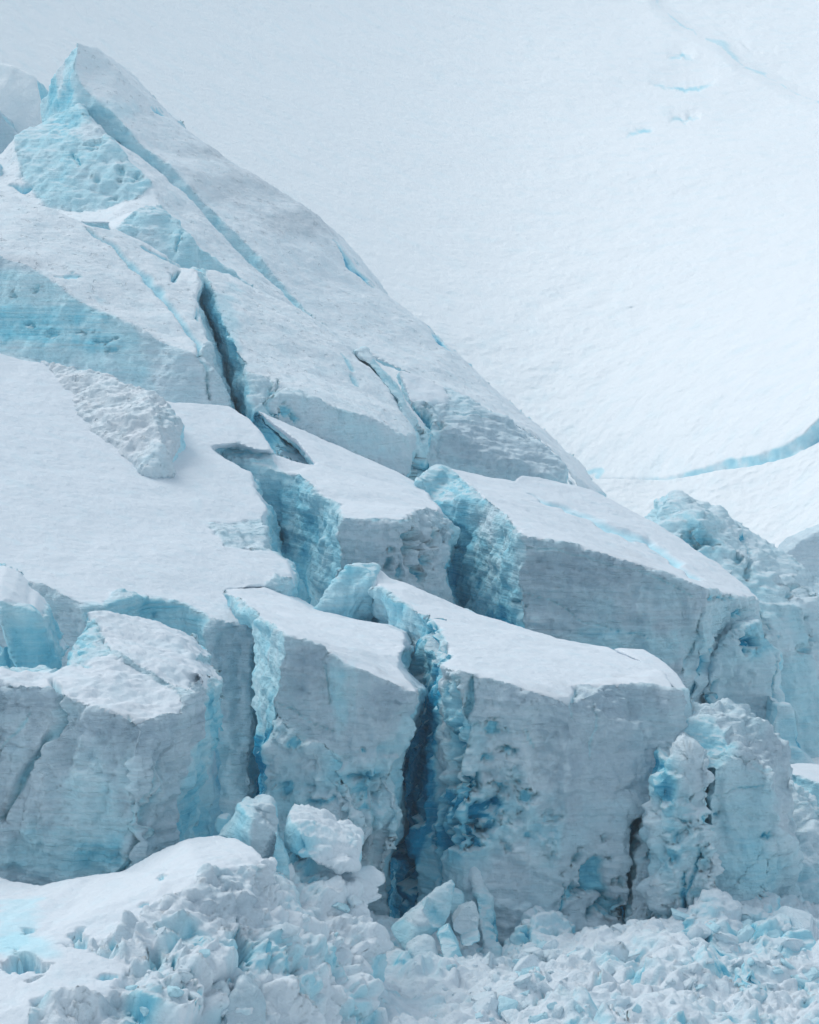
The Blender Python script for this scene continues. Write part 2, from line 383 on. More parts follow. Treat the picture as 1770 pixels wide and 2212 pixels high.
def far_disp(V, x, y):
    q = V.copy(); q[:, 2] *= 0.25; q[:, 0] += 0.12*V[:, 2]
    d = 1.3*fbm(V*0.022, 3, 2) + 0.55*fbm(q*0.16, 4, 3) + 0.20*fbm(V*0.75, 4, 4, .6) + 0.75*fbm(V*np.array([.26, .26, .03]), 4, 7)*sstep(850, 1250, x)*(1-0.6*sstep(500, 900, y)) + 0.8*ridged(V*np.array([.05, .05, .02]), 3, 17)*sstep(500, 100, y)*sstep(1000, 1300, x) + 0.35*fbm(V*np.array([.5, .5, .05]), 3, 6)*sstep(1450, 1600, x)*sstep(330, 200, y)
    rough = sstep(300, 900, y)
    d = d*(0.55+0.45*rough)
    V = V.copy(); V[:, 1] -= d
    V[:, 1] += 1.2*fbm(V*0.25, 4, 9)*sstep(0, 40, y - lerp_line(x, SC_TOP))
    return V
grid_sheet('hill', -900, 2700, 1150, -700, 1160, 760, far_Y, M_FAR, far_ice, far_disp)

SHELF = [(1100, 1010), (1230, 1028), (1290, 1034), (1400, 1036), (1440, 1036), (1500, 1027), (1548, 1016), (1627, 1006), (1705, 988), (1770, 955), (1850, 900), (2300, 700)]
def shelf_Y(x, r):
    return 316 - 0.12*np.maximum(r, 0) - 0.02*np.clip(x-1200, -200, 2000)
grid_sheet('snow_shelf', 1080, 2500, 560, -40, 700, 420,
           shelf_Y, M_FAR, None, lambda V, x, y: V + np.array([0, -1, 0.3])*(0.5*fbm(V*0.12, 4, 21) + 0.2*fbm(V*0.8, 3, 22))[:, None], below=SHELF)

# ================================================================ the far and middle ice
solid('ice_mound', 'pale rounded snow mound behind the left foot of the peaked ridge', 'snow mound',
  dict(a=(-120,150,348), b=(0,136,345), c=(31,141,344), d=(78,167,343), e=(88,215,341), f=(95,420,336), g=(-120,420,336)),
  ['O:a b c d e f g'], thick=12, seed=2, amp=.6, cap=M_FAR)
solid('ice_pinnacle', 'dark grey jagged tip of ice at the left edge, left of the peaked ridge', 'ice pinnacle',
  dict(a=(-60,200,330), b=(0,240,330), c=(10,262,330), d=(25,280,331), e=(44,300,333), f=(0,345,328), g=(-60,380,326)),
  ['D:a b c d e f g'], thick=12, seed=3, amp=.5)
solid('ice_pinnacle', 'small pale ice spike at the left edge above the blue streaked slab', 'ice pinnacle',
  dict(a=(-40,330,295), b=(0,352,295), c=(10,394,295), d=(30,418,294), e=(30,450,292), f=(-40,450,292)),
  ['W:a b c d e f'], thick=8, seed=4, amp=.4)

solid('peaked_ice_ridge', 'tall pointed ice ridge slanting down to the right against the far snow slope', 'ice ridge',
  dict(pk=(167,89,312), q1=(209,104,314), q2=(250,146,314), q3=(355,250,313), q4=(480,339,312), q5=(590,402,311), q6=(635,430,310), q7=(694,485,308), q8=(746,543,306),
       q9=(809,621,303), q10=(887,683,300), q11=(974,762,296), q12=(1079,861,290), q13=(1157,923,285), q14=(1215,976,280), q15=(1290,1062,272), q16=(1290,1180,268),
       l0=(160,150,309), l1=(177,188,307), l2=(245,245,304), l3=(313,318,301), l4=(365,355,299), l5=(443,438,296), l6=(522,516,292), l7=(590,590,289), l8=(642,647,286), l9=(699,709,282),
       l10=(760,752,279), l11=(870,800,277), l12=(959,840,275), l13=(1089,905,272), l14=(1162,952,270), l15=(1204,990,267), l16=(1236,1045,263), l17=(1240,1150,262),
       m0=(104,172,315), m1=(86,224,316), m2=(92,262,314), m3=(150,300,307),
       u1=(183,262,307), u2=(250,305,304), u3=(329,375,301), u5=(417,462,296), u6=(511,562,292), u7=(605,650,287), u8=(690,730,283), u9=(690,800,283)),
  ['O:pk q1 q2 q3 q4 q5 l4 l3 l2 l1 l0', 'O:q5 q6 q7 q8 q9 l8 l7 l6 l5 l4', 'O:q9 q10 q11 q12 l12 l11 l10 l9 l8', 'O:q12 q13 q14 q15 q16 l17 l16 l15 l14 l13 l12',
   'C:pk l0 l1 u1 m3 m2 m1 m0', 'C:l1 l2 l3 u3 u2 u1', 'C:l3 l4 l5 l6 u6 u5 u3', 'C:l6 l7 l8 l9 u8 u7 u6', ],
  thick=16, back=(0.15, 1, -0.15), seed=5, tone=.72, cap=M_OLD, amp=.9,
  cracks=[dict(l=[(725,520),(760,570),(806,620)], w=6, d=1.0), dict(l=[(330,228),(345,240),(358,252)], w=5, d=.8), dict(l=[(925,708),(950,735),(975,765)], w=4, d=.6)],
  paint=[(560,400,200,50,0,.35), (650,480,120,40,0,.5), (480,330,90,22,0,.5), (125,205,40,60,.25,0), (130,160,14,50,-.5,0), (245,240,60,26,.15,0)])

solid('ice_slab', 'pale slab under the peaked ridge with a lumpy blue face on its left end', 'ice slab',
  dict(a=(104,250,306), b=(172,222,303), c=(185,250,300), d=(214,278,298), e=(329,358,294), f=(417,441,290), g=(511,541,286), h=(605,629,282), i=(673,697,278), j=(705,720,276), jj=(720,800,274),
       k=(329,400,286), l=(345,440,283), m=(396,490,280), n=(443,548,277), o=(522,600,274), p=(621,668,272), pp=(630,760,272),
       r=(240,300,292), s=(290,430,284), t=(200,455,284), u=(104,449,286), v=(50,390,292), w=(31,300,300), x=(0,334,300), y=(-80,330,302), z=(-80,470,285),
       c1=(240,500,272), c2=(303,446,276), c3=(365,462,274), c4=(410,520,270), c5=(420,620,268), c6=(360,600,268), tt=(230,480,278)),
  ['O:d e f g h i j jj pp p o n m l k', 'C:a b c d k s r', 'C:a r s t u v w', 'S:w v u t z y x', 'C:d c r k', 'S:t s k l c2 c1 tt z', 'C:c1 c2 c3 c4 c5 c6', 'C:l m n o p pp c5 c4 c3 c2'],
  thick=14, seed=6, tone=.72, cap=M_OLD, amp=1.15,
  cracks=[dict(l=[(388,505),(386,525),(378,542)], w=4, d=1), dict(l=[(155,330),(170,345),(172,358)], w=5, d=.8), dict(l=[(28,402),(50,410),(75,402)], w=9, d=1.5)],
  pits=[(210,310,16,8,.7), (260,370,8,14,.7), (300,385,8,8,.6), (210,385,10,7,.7), (242,427,5,4,.8), (120,215,8,6,1)],
  paint=[(150,270,50,40,.2,0), (200,280,40,22,-.5,0), (300,540,70,40,-.15,0)])

solid('ice_slab', 'broad slab at the left edge with rough snow on top and a long blue streaked face', 'ice slab',
  dict(a=(-120,370,250), b=(0,412,247), c=(104,449,244), d=(193,488,242), e=(240,494,244), f=(313,525,246), g=(360,553,246), h=(366,585,242), i=(391,577,240), j=(428,582,238),
       k=(432,616,236), l=(420,642,234), m=(436,689,230), n=(449,735,227), o=(475,813,223), p=(492,875,220), p2=(500,960,219), q=(376,872,219), r=(344,844,220),
       s=(0,761,226), t=(-120,740,227), tt=(-120,900,228),
       b0=(-120,520,232), b1=(0,547,231), b2=(68,578,229), b3=(156,641,226), b4=(224,677,225), b5=(292,709,224), b6=(370,745,222), b7=(430,770,221)),
  ['O:a b c d b3 b2 b1 b0', 'O:d e f g h i j k l m b5 b4 b3', 'O:m n b7 b6 b5', 'C:b0 b1 b2 b3 s t', 'C:b3 b4 b5 r s', 'W:b5 b6 q r', 'W:b6 b7 n o p q', 'W:p p2 tt t s r q'],
  thick=20, seed=7, tone=.72, cap=M_OLD, wall=M_WALL, amp=.9,
  cracks=[dict(l=[(190,490),(240,525),(290,575),(345,625),(390,690),(425,735),(443,790),(450,862)], w=9, d=1.1, ice=.6),
          dict(l=[(366,585),(376,600),(386,580)], w=7, d=1.5), dict(l=[(425,668),(432,690)], w=6, d=1), dict(l=[(310,535),(340,552),(362,560)], w=4, d=.6)],
  pits=[(30,640,9,7,.5),(60,700,12,5,.5),(180,715,14,5,.5),(230,735,25,6,.5),(250,755,14,6,.6),(75,625,6,12,.4),(120,720,12,5,.4),(150,600,20,6,.3)],
  paint=[(60,700,160,50,.25,-.1), (230,740,120,25,.15,0), (420,820,120,60,-.15,0), (40,570,80,22,-.3,.5), (380,700,90,60,0,-.1)])

solid('ice_block', 'big grey white hump right of the long blue crevasse, middle of the slope', 'ice block',
  dict(a=(412,578,246), b=(443,586,243), c=(485,594,248), d=(527,615,249), e=(621,662,247), f=(699,709,245), g=(751,745,243), h=(814,813,240), i=(861,881,236), j=(892,933,233), k=(887,970,231), l=(876,1026,228), ll=(870,1100,228),
       m=(835,1015,226), n=(720,963,224), o=(626,921,222), p=(553,885,220), p2=(540,960,219),
       q=(459,625,239), r=(480,693,233), s=(506,745,229), t=(532,803,225), u=(543,865,221),
       x1=(600,850,222), x2=(700,870,224), x3=(800,900,227), x4=(880,940,230),
       w1=(405,640,250), w2=(430,740,246), w3=(470,860,240), w4=(520,960,236), w5=(575,1010,234), w6=(600,940,221), w7=(650,1000,220), w8=(690,1010,220)),
  ['O:b c d e f g s r q', 'O:g h i x3 x2 t s', 'O:i j x4 x3', 'G:t x2 x1 u', 'G:u x1 x2 n o p', 'G:x2 x3 m n', 'G:x3 x4 j k l m', 'C:b q r s t w3 w2 w1 a', 'C:t u p p2 w4 w3', 'C:p w6 w7 w5 w4 p2'],
  thick=18, back=(0.1, 1, -.12), seed=8, cap=M_OLD, amp=1.0,
  cracks=[dict(l=[(580,815),(582,850),(585,880)], w=8, d=.9,ice=.5), dict(l=[(600,820),(596,860),(590,890),(605,910)], w=5, d=.6,ice=.5), dict(l=[(735,765),(750,785),(762,800)], w=5, d=.4,ice=.1), dict(l=[(760,805),(775,835)], w=5, d=.5,ice=.1)],
  pits=[(625,890,10,14,.6), (600,905,7,8,.5), (640,900,8,8,.4), (590,840,6,6,.6)],
  paint=[(480,720,40,130,.25,0), (560,930,60,60,.25,0), (700,850,190,80,0,-.3), (800,950,120,60,.05,-.35), (470,600,30,60,-.1,0)])

solid('ice_strip', 'narrow blue white rib of ice between the grey hump and the ridge foot', 'ice rib',
  dict(a=(762,756,243), b=(783,752,246), c=(835,808,242), d=(887,891,238), e=(905,915,238), f=(927,939,237), g=(915,985,236), h=(901,1040,236), i=(868,1040,233), j=(892,960,232), k=(880,925,233), l=(855,865,237), m=(810,800,241)),
  ['C:a b c m', 'C:m c d l', 'C:l d e k', 'C:k e f g j', 'C:j g h i'], thick=8, seed=9, tone=.72, amp=.9,
  cracks=[dict(l=[(870,1000),(880,1012),(892,1010),(900,985)], w=6, d=2, ice=1)], pits=[(905,925,8,14,.8), (875,1010,6,14,1.6), (893,1015,6,12,1.6)],
  paint=[(790,770,30,20,-.4,0), (870,900,30,30,-.2,0)])

solid('ice_block', 'grey wedge shaped block at the lower end of the peaked ridge', 'ice block',
  dict(a=(862,800,262), b=(910,815,262), b2=(959,838,262), c=(1089,908,260), d=(1162,955,258), e=(1204,991,256), f=(1232,1045,253), g=(1232,1130,253), h=(900,1100,250), i=(901,1000,250), j=(915,930,253), k=(886,866,256), l=(974,868,258), m=(960,930,253)),
  ['S:a b b2 l k', 'G:k l m j', 'C:j m i', 'W:b2 c d e f g h i m l'], thick=10, seed=10, tone=.72, amp=1.1, vox=.24,
  cracks=[dict(l=[(985,890),(1030,900),(1060,905)], w=3, d=.4, ice=.1), dict(l=[(895,870),(915,900),(930,935)], w=6, d=.8)], pits=[(920,905,12,20,1.0), (953,925,6,12,.8)],
  paint=[(1100,960,150,90,-.15,.45), (1010,950,70,50,-.1,.2), (925,900,30,40,.3,0)])

solid('ice_block', 'dark grey corner of ice at the right edge behind the pitted blue hummock', 'ice block',
  dict(a=(1696,1197,250), b=(1730,1165,252), c=(1770,1146,253), d=(1850,1120,253), e=(1850,1330,248), f=(1696,1330,246)), ['D:a b c d e f'], thick=8, seed=11, amp=.5)

solid('ice_hummock', 'pitted pale blue hummock descending along the right edge behind the large wedge', 'ice hummock',
  dict(a=(1423,1132,222), b=(1450,1085,226), c=(1475,1070,228), d=(1533,1094,228), e=(1621,1146,227), f=(1705,1205,225), g=(1775,1266,222), h=(1850,1330,220), i=(1850,1750,210), j=(1560,1750,206),
       k=(1500,1200,219), l=(1580,1250,217), m=(1660,1330,214), o=(1520,1130,221), p=(1620,1210,219), q=(1720,1300,216), r=(1400,1300,215), s=(1500,1500,211)),
  ['C:a b c o k', 'W:c d e p o', 'W:e f g q p', 'W:g h i q', 'C:k o p l', 'C:l p q m', 'C:a k l m s r', 'C:m q i j s'], thick=12, seed=12, tone=.72, amp=1.3, cap=M_OLD, vox=.25,
  cracks=[dict(l=[(1600,1140),(1612,1165),(1620,1190)], w=7, d=.9), dict(l=[(1600,1270),(1625,1300),(1650,1340),(1680,1380)], w=3, d=.5)],
  pits=[(1490,1170,10,16,1.0),(1500,1185,14,6,1.0),(1535,1175,12,6,.8),(1595,1205,8,12,1),(1625,1215,8,10,1),(1615,1235,6,10,.9),(1715,1265,14,5,1),(1740,1272,8,5,1),(1755,1290,6,5,1),(1710,1280,8,5,.8),(1745,1330,7,5,.8),(1740,1400,10,8,.8),(1640,1370,10,5,.6),(1760,1380,8,6,.7),(1515,1160,16,8,.6)],
  paint=[(1640,1400,120,80,-.2,0), (1510,1150,60,60,.2,0)])

# ================================================================ the snowfield on the left
solid('snowfield', 'wide smooth snowfield filling the left side with a broken blue grey front edge', 'snowfield',
  dict(a=(-160,730,203.8), b=(0,765,204.1), c=(104,788,204.3), d=(209,815,204.1), e=(330,860,202.3), f=(376,872,202.2), g=(492,875,204.8), h=(540,906,202.7), i=(588,974,196.7), i2=(560,972,196.2), j=(511,956,196.7), k=(454,964,194.4),
       k2=(522,1013,190.9), l=(543,1022,190.5), m=(548,1053,187.3), n=(569,1079,185.1), o=(575,1100,183.0), o1=(569,1118,180.9), p1=(454,1128,177.0), o2=(579,1190,173.6), q=(600,1199,173.1), r=(621,1212,172.3), s=(630,1250,168.5), s2=(598,1245,168.2), t=(572,1265,165.4),
       t2=(621,1290,167), u=(553,1358,155.1), v=(446,1334,155.0), w=(436,1322,156.0), x=(396,1303,157.0), y=(323,1288,156.8), z=(245,1281,155.6), A=(224,1309,152.1), B=(180,1303,151.6), C=(94,1267,153.3), D=(0,1238,154.0), E=(-160,1190,155.1),
       e2=(-160,1600,157), d2=(0,1560,154), b2=(180,1560,151.5), y2=(323,1520,156), v2=(446,1800,155), u2=(538,1800,155), u3=(541,1500,155),
       t3=(616,1420,168), n2=(569,1420,181), k3=(490,1180,172), ww=(485,1274,162.3)),
  ['S:a b c d e f g h i i2 j k', 'S:k k2 l m n o o1 p1', 'S:a k p1 k3 o2 q r s s2 t ww v w x y z A B C D E', 'W:p1 o1 o2 k3', 'S:ww u v', 'W:s2 s t2 t', 'G:E D d2 e2', 'G:D C B b2 d2', 'G:B A b2', 'C:A z y y2 b2', 'C:y x w v v2 y2', 'G:v u u3 u2 v2'],
  thick=16, back=(0.02, 1, -0.28), seed=13, wall=M_WALL, vox=.185, amp=1.0,
  pits=[(330,1330,10,6,.4)], cracks=[dict(l=[(470,1500),(500,1502),(515,1505)], w=3, d=.3, ice=.1)],
  paint=[(495,1440,70,110,-.1,.25), (480,1640,50,120,.15,-.2), (320,1310,110,30,.1,-.2), (200,1320,30,30,.3,-.3)])

solid('snow_hump', 'dirty grey pockmarked hump of old snow lying on the upper snowfield', 'snow hump',
  dict(a=(90,776,205), b=(104,782,204), c=(209,803,201), d=(323,844,195), e=(365,865,194), f=(386,907,192), g=(383,970,188), h=(365,1022,184), i=(323,1027,183.5), j=(292,1011,184), k=(235,964,188.3), l=(172,902,193.8), m=(125,844,199.5),
       n=(330,900,189), o=(350,960,185)),
  ['D:a b c d n l m', 'D:l n o j k', 'D:d e n', 'G:e f g o n', 'G:g h i j o'], thick=5, back=(0, 1, -.6), seed=14, amp=1.0, wall=M_OLD, vox=.16,
  cracks=[dict(l=[(120,830),(128,848),(140,862)], w=4, d=.4, ice=.1), dict(l=[(152,885),(162,892),(168,900)], w=4, d=.4, ice=.1)],
  paint=[(250,900,150,110,0,.15), (330,980,40,50,0,-.3)])

solid('ice_block', 'flat topped block with blue crevasse wall on its left and holes in its grey front', 'ice block',
  dict(a=(454,965,199), b=(511,955,201), c=(574,968,199), d=(588,980,199), e=(683,1006,200), f=(640,950,207), g=(553,885,218), h=(626,918,219), i=(720,960,220), j=(835,1013,222), k=(900,1040,215), l=(918,1062,206), m=(953,1099,193),
       n=(901,1103,186), o=(870,1122,182), p=(741,1117,181), q=(730,1084,186), r=(699,1074,188), s=(642,1020,194), t=(610,1018,195),
       n1=(977,1148,190), n2=(959,1195,188), n3=(950,1226,187), n4=(966,1285,187), n5=(975,1400,187), o1=(870,1400,182), p1=(730,1200,181), p2=(700,1400,181.5), s1=(642,1420,191), c1=(574,1420,197), a1=(454,1420,199)),
  ['S:c d e f g h i j k l m n o p q r s t', 'C:a b c t', 'C:a t c1 a1', 'C:t s s1 c1', 'C:s r q p p1 p2 s1', 'G:p o o1 p2 p1', 'G:o n m n1 n2 n3 n4 n5 o1'],
  thick=14, back=(0.03, 1, -0.22), seed=15, vox=.18, amp=1.1,
  pits=[(890,1165,14,22,2.0),(886,1185,18,10,1.6),(925,1150,10,16,1.2),(905,1250,8,14,1.0),(835,1215,7,9,1.0),(890,1232,8,10,1),(870,1160,10,6,.8),(845,1190,8,6,.7),(915,1215,8,18,.9),(860,1240,7,10,.8)],
  cracks=[dict(l=[(780,1125),(830,1120),(860,1126),(900,1115)], w=3, d=.3, ice=0)],
  paint=[(580,1100,60,90,.15,0), (640,1260,50,80,.25,0), (850,1200,90,60,-.1,.25), (560,990,60,22,-.2,0)])

solid('ice_wedge', 'largest wedge of ice right of centre with a long thin crack across its snow top', 'ice block',
  dict(a=(899,1040,206), b=(933,1010,211), c=(974,1012,211), d=(1026,1023,214), e=(1115,1038,218), f=(1131,1026,220), g=(1204,1041,222), h=(1277,1059,222), i=(1392,1116,218), j=(1470,1163,214), k=(1548,1216,208), l=(1600,1257,203), m=(1642,1294,198), m2=(1644,1335,196),
       n=(1042,1070,200), o=(1079,1101,194), p=(1126,1155,185), q=(1235,1176,185), r=(1340,1206,184), s=(1444,1238,184), t=(1524,1270,184),
       a1=(915,1100,205), a2=(935,1200,204), a3=(940,1500,203), o1=(1100,1500,184), p1=(1130,1500,183), s1=(1480,1440,183), s2=(1484,1650,183), p2=(1100,1650,182),
       t1=(1533,1295,184), t2=(1487,1408,184),
       u1=(1618,1378,191), u2=(1550,1425,188), u3=(1536,1517,188), u4=(1540,1650,188)),
  ['S:c d e f g h i j k l m t s r q p o n', 'C:a b c n a1', 'C:a1 n o p p1 a3 a2', 'G:p q r s t t1 t2 s1 s2 p2 p1', 'W:t m m2 u1 u2 t1', 'W:t1 u2 u3 u4 s2 s1 t2'],
  thick=12, back=(0.05, 1, -0.3), seed=16, wall=M_WALL, vox=.19, amp=1.1,
  cracks=[dict(l=[(1143,1066),(1200,1090),(1262,1112),(1330,1144),(1400,1170),(1450,1205),(1490,1240),(1525,1262)], w=9, d=1.0, ice=.25),
          dict(l=[(1487,1520),(1500,1480),(1525,1440),(1535,1400),(1560,1375)], w=7, d=1.6), dict(l=[(1478,1460),(1484,1420),(1500,1390),(1520,1330)], w=4, d=.7, ice=.4),
          dict(l=[(1120,1180),(1200,1185),(1300,1215),(1400,1240),(1500,1285)], w=4, d=.35, ice=.05), dict(l=[(1120,1260),(1200,1310),(1280,1350),(1400,1380)], w=2.5, d=.3, ice=.1)],
  pits=[(1118,1300,5,4,.6),(1145,1310,6,4,.5),(990,1180,10,4,.4),(1560,1290,20,6,.5),(1600,1320,14,8,.6)],
  paint=[(1250,1230,180,50,-.1,.45), (1080,1400,80,120,.35,-.4), (960,1230,60,140,.2,0), (1060,1120,40,60,-.35,0), (1350,1400,200,60,.3,-.45), (1380,1300,120,40,.05,-.2)])

solid('ice_column', 'fluted pale column of ice under the right end of the largest wedge', 'ice column',
  dict(a=(1538,1420,186), b=(1600,1360,188), c=(1642,1345,190), d=(1655,1392,190), e=(1684,1413,191), f=(1689,1496,189), g=(1676,1606,187), h=(1690,1750,186), i=(1520,1750,183), j=(1533,1530,184)),
  ['W:a b c d e f g h i j'], thick=9, seed=17, amp=1.3,
  cracks=[dict(l=[(1536,1550),(1540,1500),(1550,1470)], w=9, d=1.4), dict(l=[(1665,1420),(1670,1500),(1655,1600)], w=4, d=.6)], pits=[(1620,1385,16,14,1.2),(1610,1400,8,8,.8)],
  paint=[(1640,1380,40,50,.4,0), (1620,1480,60,60,-.1,.1)])
solid('ice_column', 'small smooth column of ice at the right edge beside the snowy ledge', 'ice column',
  dict(a=(1676,1580,180), b=(1684,1523,181), c=(1700,1528,181), d=(1715,1545,181), e=(1722,1600,180), f=(1740,1640,179), g=(1775,1665,178), h=(1775,1760,177), i=(1670,1760,177)),
  ['W:a b c d e f g h i'], thick=7, seed=18, amp=.8, paint=[(1710,1590,40,60,.25,0)])
solid('snow_ledge', 'low snow covered ledge cut off by the right edge beside the rounded tower', 'snow ledge',
  dict(a=(1690,1652,168), b=(1730,1650,174), c=(1850,1660,176), d=(1850,1700,164), e=(1770,1692,163), f=(1712,1668,164), g=(1716,1740,163), h=(1770,1800,162), i=(1850,1800,163)),
  ['S:a b c d e f', 'C:f e d i h g'], thick=9, back=(0,1,-.3), seed=19, amp=.8)
solid('ice_block', 'pale stepped block low at the right edge beneath the snowy ledge', 'ice block',
  dict(a=(1700,1700,156), b=(1722,1705,157), c=(1764,1742,156), d=(1762,1780,154), e=(1850,1810,152), f=(1850,2020,148), g=(1700,2010,147), h=(1705,1800,152)),
  ['R:a b c d e f g h'], thick=9, seed=20, amp=.7, paint=[(1740,1850,70,130,-.1,-.05)])

# ================================================================ the front row of towers
solid('ice_arch', 'bright blue leaning slab of ice with a dark hollow under it at the left edge', 'ice slab',
  dict(a=(-60,1262,138), b=(0,1262,138), c=(30,1275,138), d=(55,1295,138), e=(52,1306,137), f=(10,1296,136), g=(-60,1290,136), h=(70,1322,136), i=(88,1345,136), j=(105,1390,136), k=(118,1420,136), l=(136,1445,136), m=(90,1462,135), n=(48,1462,135), o=(22,1400,135), p=(8,1352,135), q=(-60,1340,135)),
  ['S:a b c d e f g', 'C:f e h i j k l m n o p', 'C:g f p q'], thick=7, back=(-.1, 1, 0), seed=21, amp=.7, paint=[(60,1400,60,70,.2,0)])
solid('ice_spike', 'blue sliver of ice seen through the hollow under the leaning slab', 'ice spike',
  dict(a=(-40,1500,139), b=(-40,1380,139), c=(0,1420,139), d=(10,1395,139), e=(18,1450,139), f=(20,1500,139)), ['C:a b c d e f'], thick=3, seed=22, amp=.3)

solid('ice_tower', 'broad front left tower with two snow patches, a diagonal crack and a banded grey face', 'ice tower',
  dict(a=(-150,1450,127), b=(0,1455,127), c=(78,1453,128), d=(104,1462,127.5), e=(120,1453,128), f=(157,1437,129), g=(230,1406,131), h=(261,1421,130), i=(292,1439,129.5), j=(365,1481,128), k=(397,1507,126.5), l=(399,1533,125), m=(339,1545,123.5), n=(297,1561,122.5), o=(209,1530,123), p=(146,1500,124), q=(125,1494,124.5), r=(100,1485,124.5), r2=(60,1482,124.5), s=(0,1473,125), t=(-150,1470,125),
       B1=(190,1322,137), B2=(245,1329,138), B3=(313,1348,138), B4=(386,1376,137.5), B5=(417,1413,135), B5b=(405,1425,133.5), B6=(441,1465,131), B6b=(388,1444,131), B6c=(418,1478,129.5), B7=(425,1499,127.5), B8=(365,1468,128.5), B9=(292,1428,130), B10=(235,1398,131.5), B11=(222,1372,134),
       C1=(150,1408,133), C2=(157,1430,130),
       w1=(428,1570,127), w2=(398,1663,125), w3=(381,1726,124), w4=(372,1850,123), w5=(372,1990,123), w6=(297,1990,121.5), w7=(0,1990,123), w8=(-150,1990,123), w9=(330,1620,122.5), w10=(300,1640,121.5), w11=(443,1510,129)),
  ['Q:a b c d e f g h i j k l m n o p q r r2 s t', 'Q:B1 B2 B3 B4 B5 B5b B6 B6b B6c B7 B8 B9 B10 B11', 'C:B1 B11 B10 C2 C1', 'C:C2 B10 g f', 'W:B10 B9 B8 B7 k j i h g', 'D:l k B7 w11 w1 w2', 'D:m l w2 w9', 'D:n m w9 w10', 'G:w9 w2 w3 w4 w5 w6 w10', 'G:t s r2 r q w7 w8', 'G:q p o n w10 w6 w7', 'D:B7 B6c B6 w11'],
  thick=7, back=(0.08, 1, -.22), seed=23, amp=1.15, vox=.15, wall=M_WALL,
  cracks=[dict(l=[(112,1470),(130,1495),(128,1540),(112,1580),(80,1640),(40,1710),(0,1768)], w=13, d=1.5, ice=.55), dict(l=[(372,1600),(345,1680),(325,1750),(298,1800),(285,1850),(262,1885)], w=9, d=1.1, ice=.4), dict(l=[(338,1610),(325,1690),(305,1770),(300,1800)], w=5, d=.6, ice=.3),
          dict(l=[(275,1540),(285,1575)], w=7, d=.4, ice=.6), dict(l=[(0,1625),(40,1580),(60,1540)], w=5, d=.3, ice=.1), dict(l=[(178,1432),(200,1444)], w=4, d=.3, ice=.1)],
  paint=[(50,1510,100,40,-.1,.45), (250,1560,140,34,-.1,.45), (210,1780,80,170,.2,-.45), (120,1850,200,60,.25,-.4), (60,1620,80,60,0,.15), (250,1600,120,50,0,.3), (345,1580,90,45,0,.3), (170,1400,30,50,.1,0), (280,1680,30,90,.1,-.3)])  # wall tops greyer just below the snow patches

solid('ice_fin', 'pale blue upright fin squeezed between the front left tower and the snowfield edge', 'ice fin',
  dict(a=(449,1517,138), b=(456,1648,138), c=(463,1726,137), d=(459,1830,136), e=(459,1960,136), f=(350,1960,134), g=(378,1800,135), h=(390,1663,136), i=(425,1570,137)),
  ['C:a b c d e f g h i'], thick=4, seed=24, amp=1.0, paint=[(430,1620,40,90,-.4,0), (420,1780,40,40,.1,0)])

solid('ice_tower', 'centre tower with smooth snow top, blue left edge and grey banded front', 'ice tower',
  dict(a=(485,1273,160), b=(530,1272,163), c=(574,1266,165), d=(621,1288,164), e=(673,1319,161), f=(746,1337,159), g=(835,1350,157), h=(871,1366,154), i=(876,1397,147), j=(861,1418,145), k=(863,1444,142), l=(896,1494,137), m=(829,1468,137), n=(746,1429,137), o=(699,1397,137.5), p=(618,1370,137.5), q=(522,1298,154),
       r=(496,1314,157), s=(553,1356,150), t=(557,1450,147), u=(566,1600,144), v=(570,1736,143), v2=(570,1990,143), w=(590,1517,137), x=(579,1570,137), y=(575,1800,137), y2=(575,1990,137),
       r1=(878,1554,137.5), r2=(874,1590,137.5), r3=(858,1648,137), r4=(846,1664,137), r5=(852,1768,136.5), r6=(853,1819,136), r7=(829,1850,136), r8=(820,1900,136.5), r9=(780,1940,136),
       b1=(700,1620,136.5), b2=(805,1640,136.5), b3=(790,1780,134.5)),
  ['S:a b c d e f g h i j k l m n o p q', 'C:a q p s r', 'C:p w t s', 'C:t w x u', 'B:u x y y2 v2 v', 'G:p o n b1 w', 'G:n m l r1 b2 b1', 'R:w b1 b3 r9 y2 y x', 'R:b1 b2 r3 r4 r5 r6 r7 r8 r9 b3', 'R:b2 r1 r2 r3'],
  thick=10, back=(0.05, 1, -.2), seed=25, amp=1.0, vox=.15,
  cracks=[dict(l=[(590,1510),(628,1530),(665,1560),(720,1580)], w=3, d=.25, ice=0), dict(l=[(704,1400),(712,1460),(706,1520)], w=4, d=.3, ice=.5), dict(l=[(835,1690),(812,1740),(795,1800),(790,1840)], w=5, d=.6, ice=.2)],
  pits=[(620,1700,14,14,.5),(690,1730,26,10,.5),(760,1680,22,8,.5),(640,1600,16,10,.4),(700,1760,18,8,.5),(790,1620,12,8,.4)],
  paint=[(690,1420,90,34,-.1,.35), (850,1500,70,40,-.1,.45), (730,1500,24,110,.35,-.45), (546,1600,14,150,.4,0), (660,1450,60,70,-.1,.35), (830,1520,50,60,-.1,.35), (700,1700,120,90,0,-.1), (760,1490,20,100,.15,-.3)])  # wall top greyer below the cap; crevice blob paints shade into the blue
solid('ice_buttress', 'smooth grey blue foot of ice under the right edge of the centre tower', 'ice buttress',
  dict(a=(770,1840,139), b=(829,1790,139.5), c=(832,1850,139.5), d=(829,2010,139), e=(826,2070,139), f=(760,2070,138)), ['W:a b c d e f'], thick=6, seed=26, amp=.8)

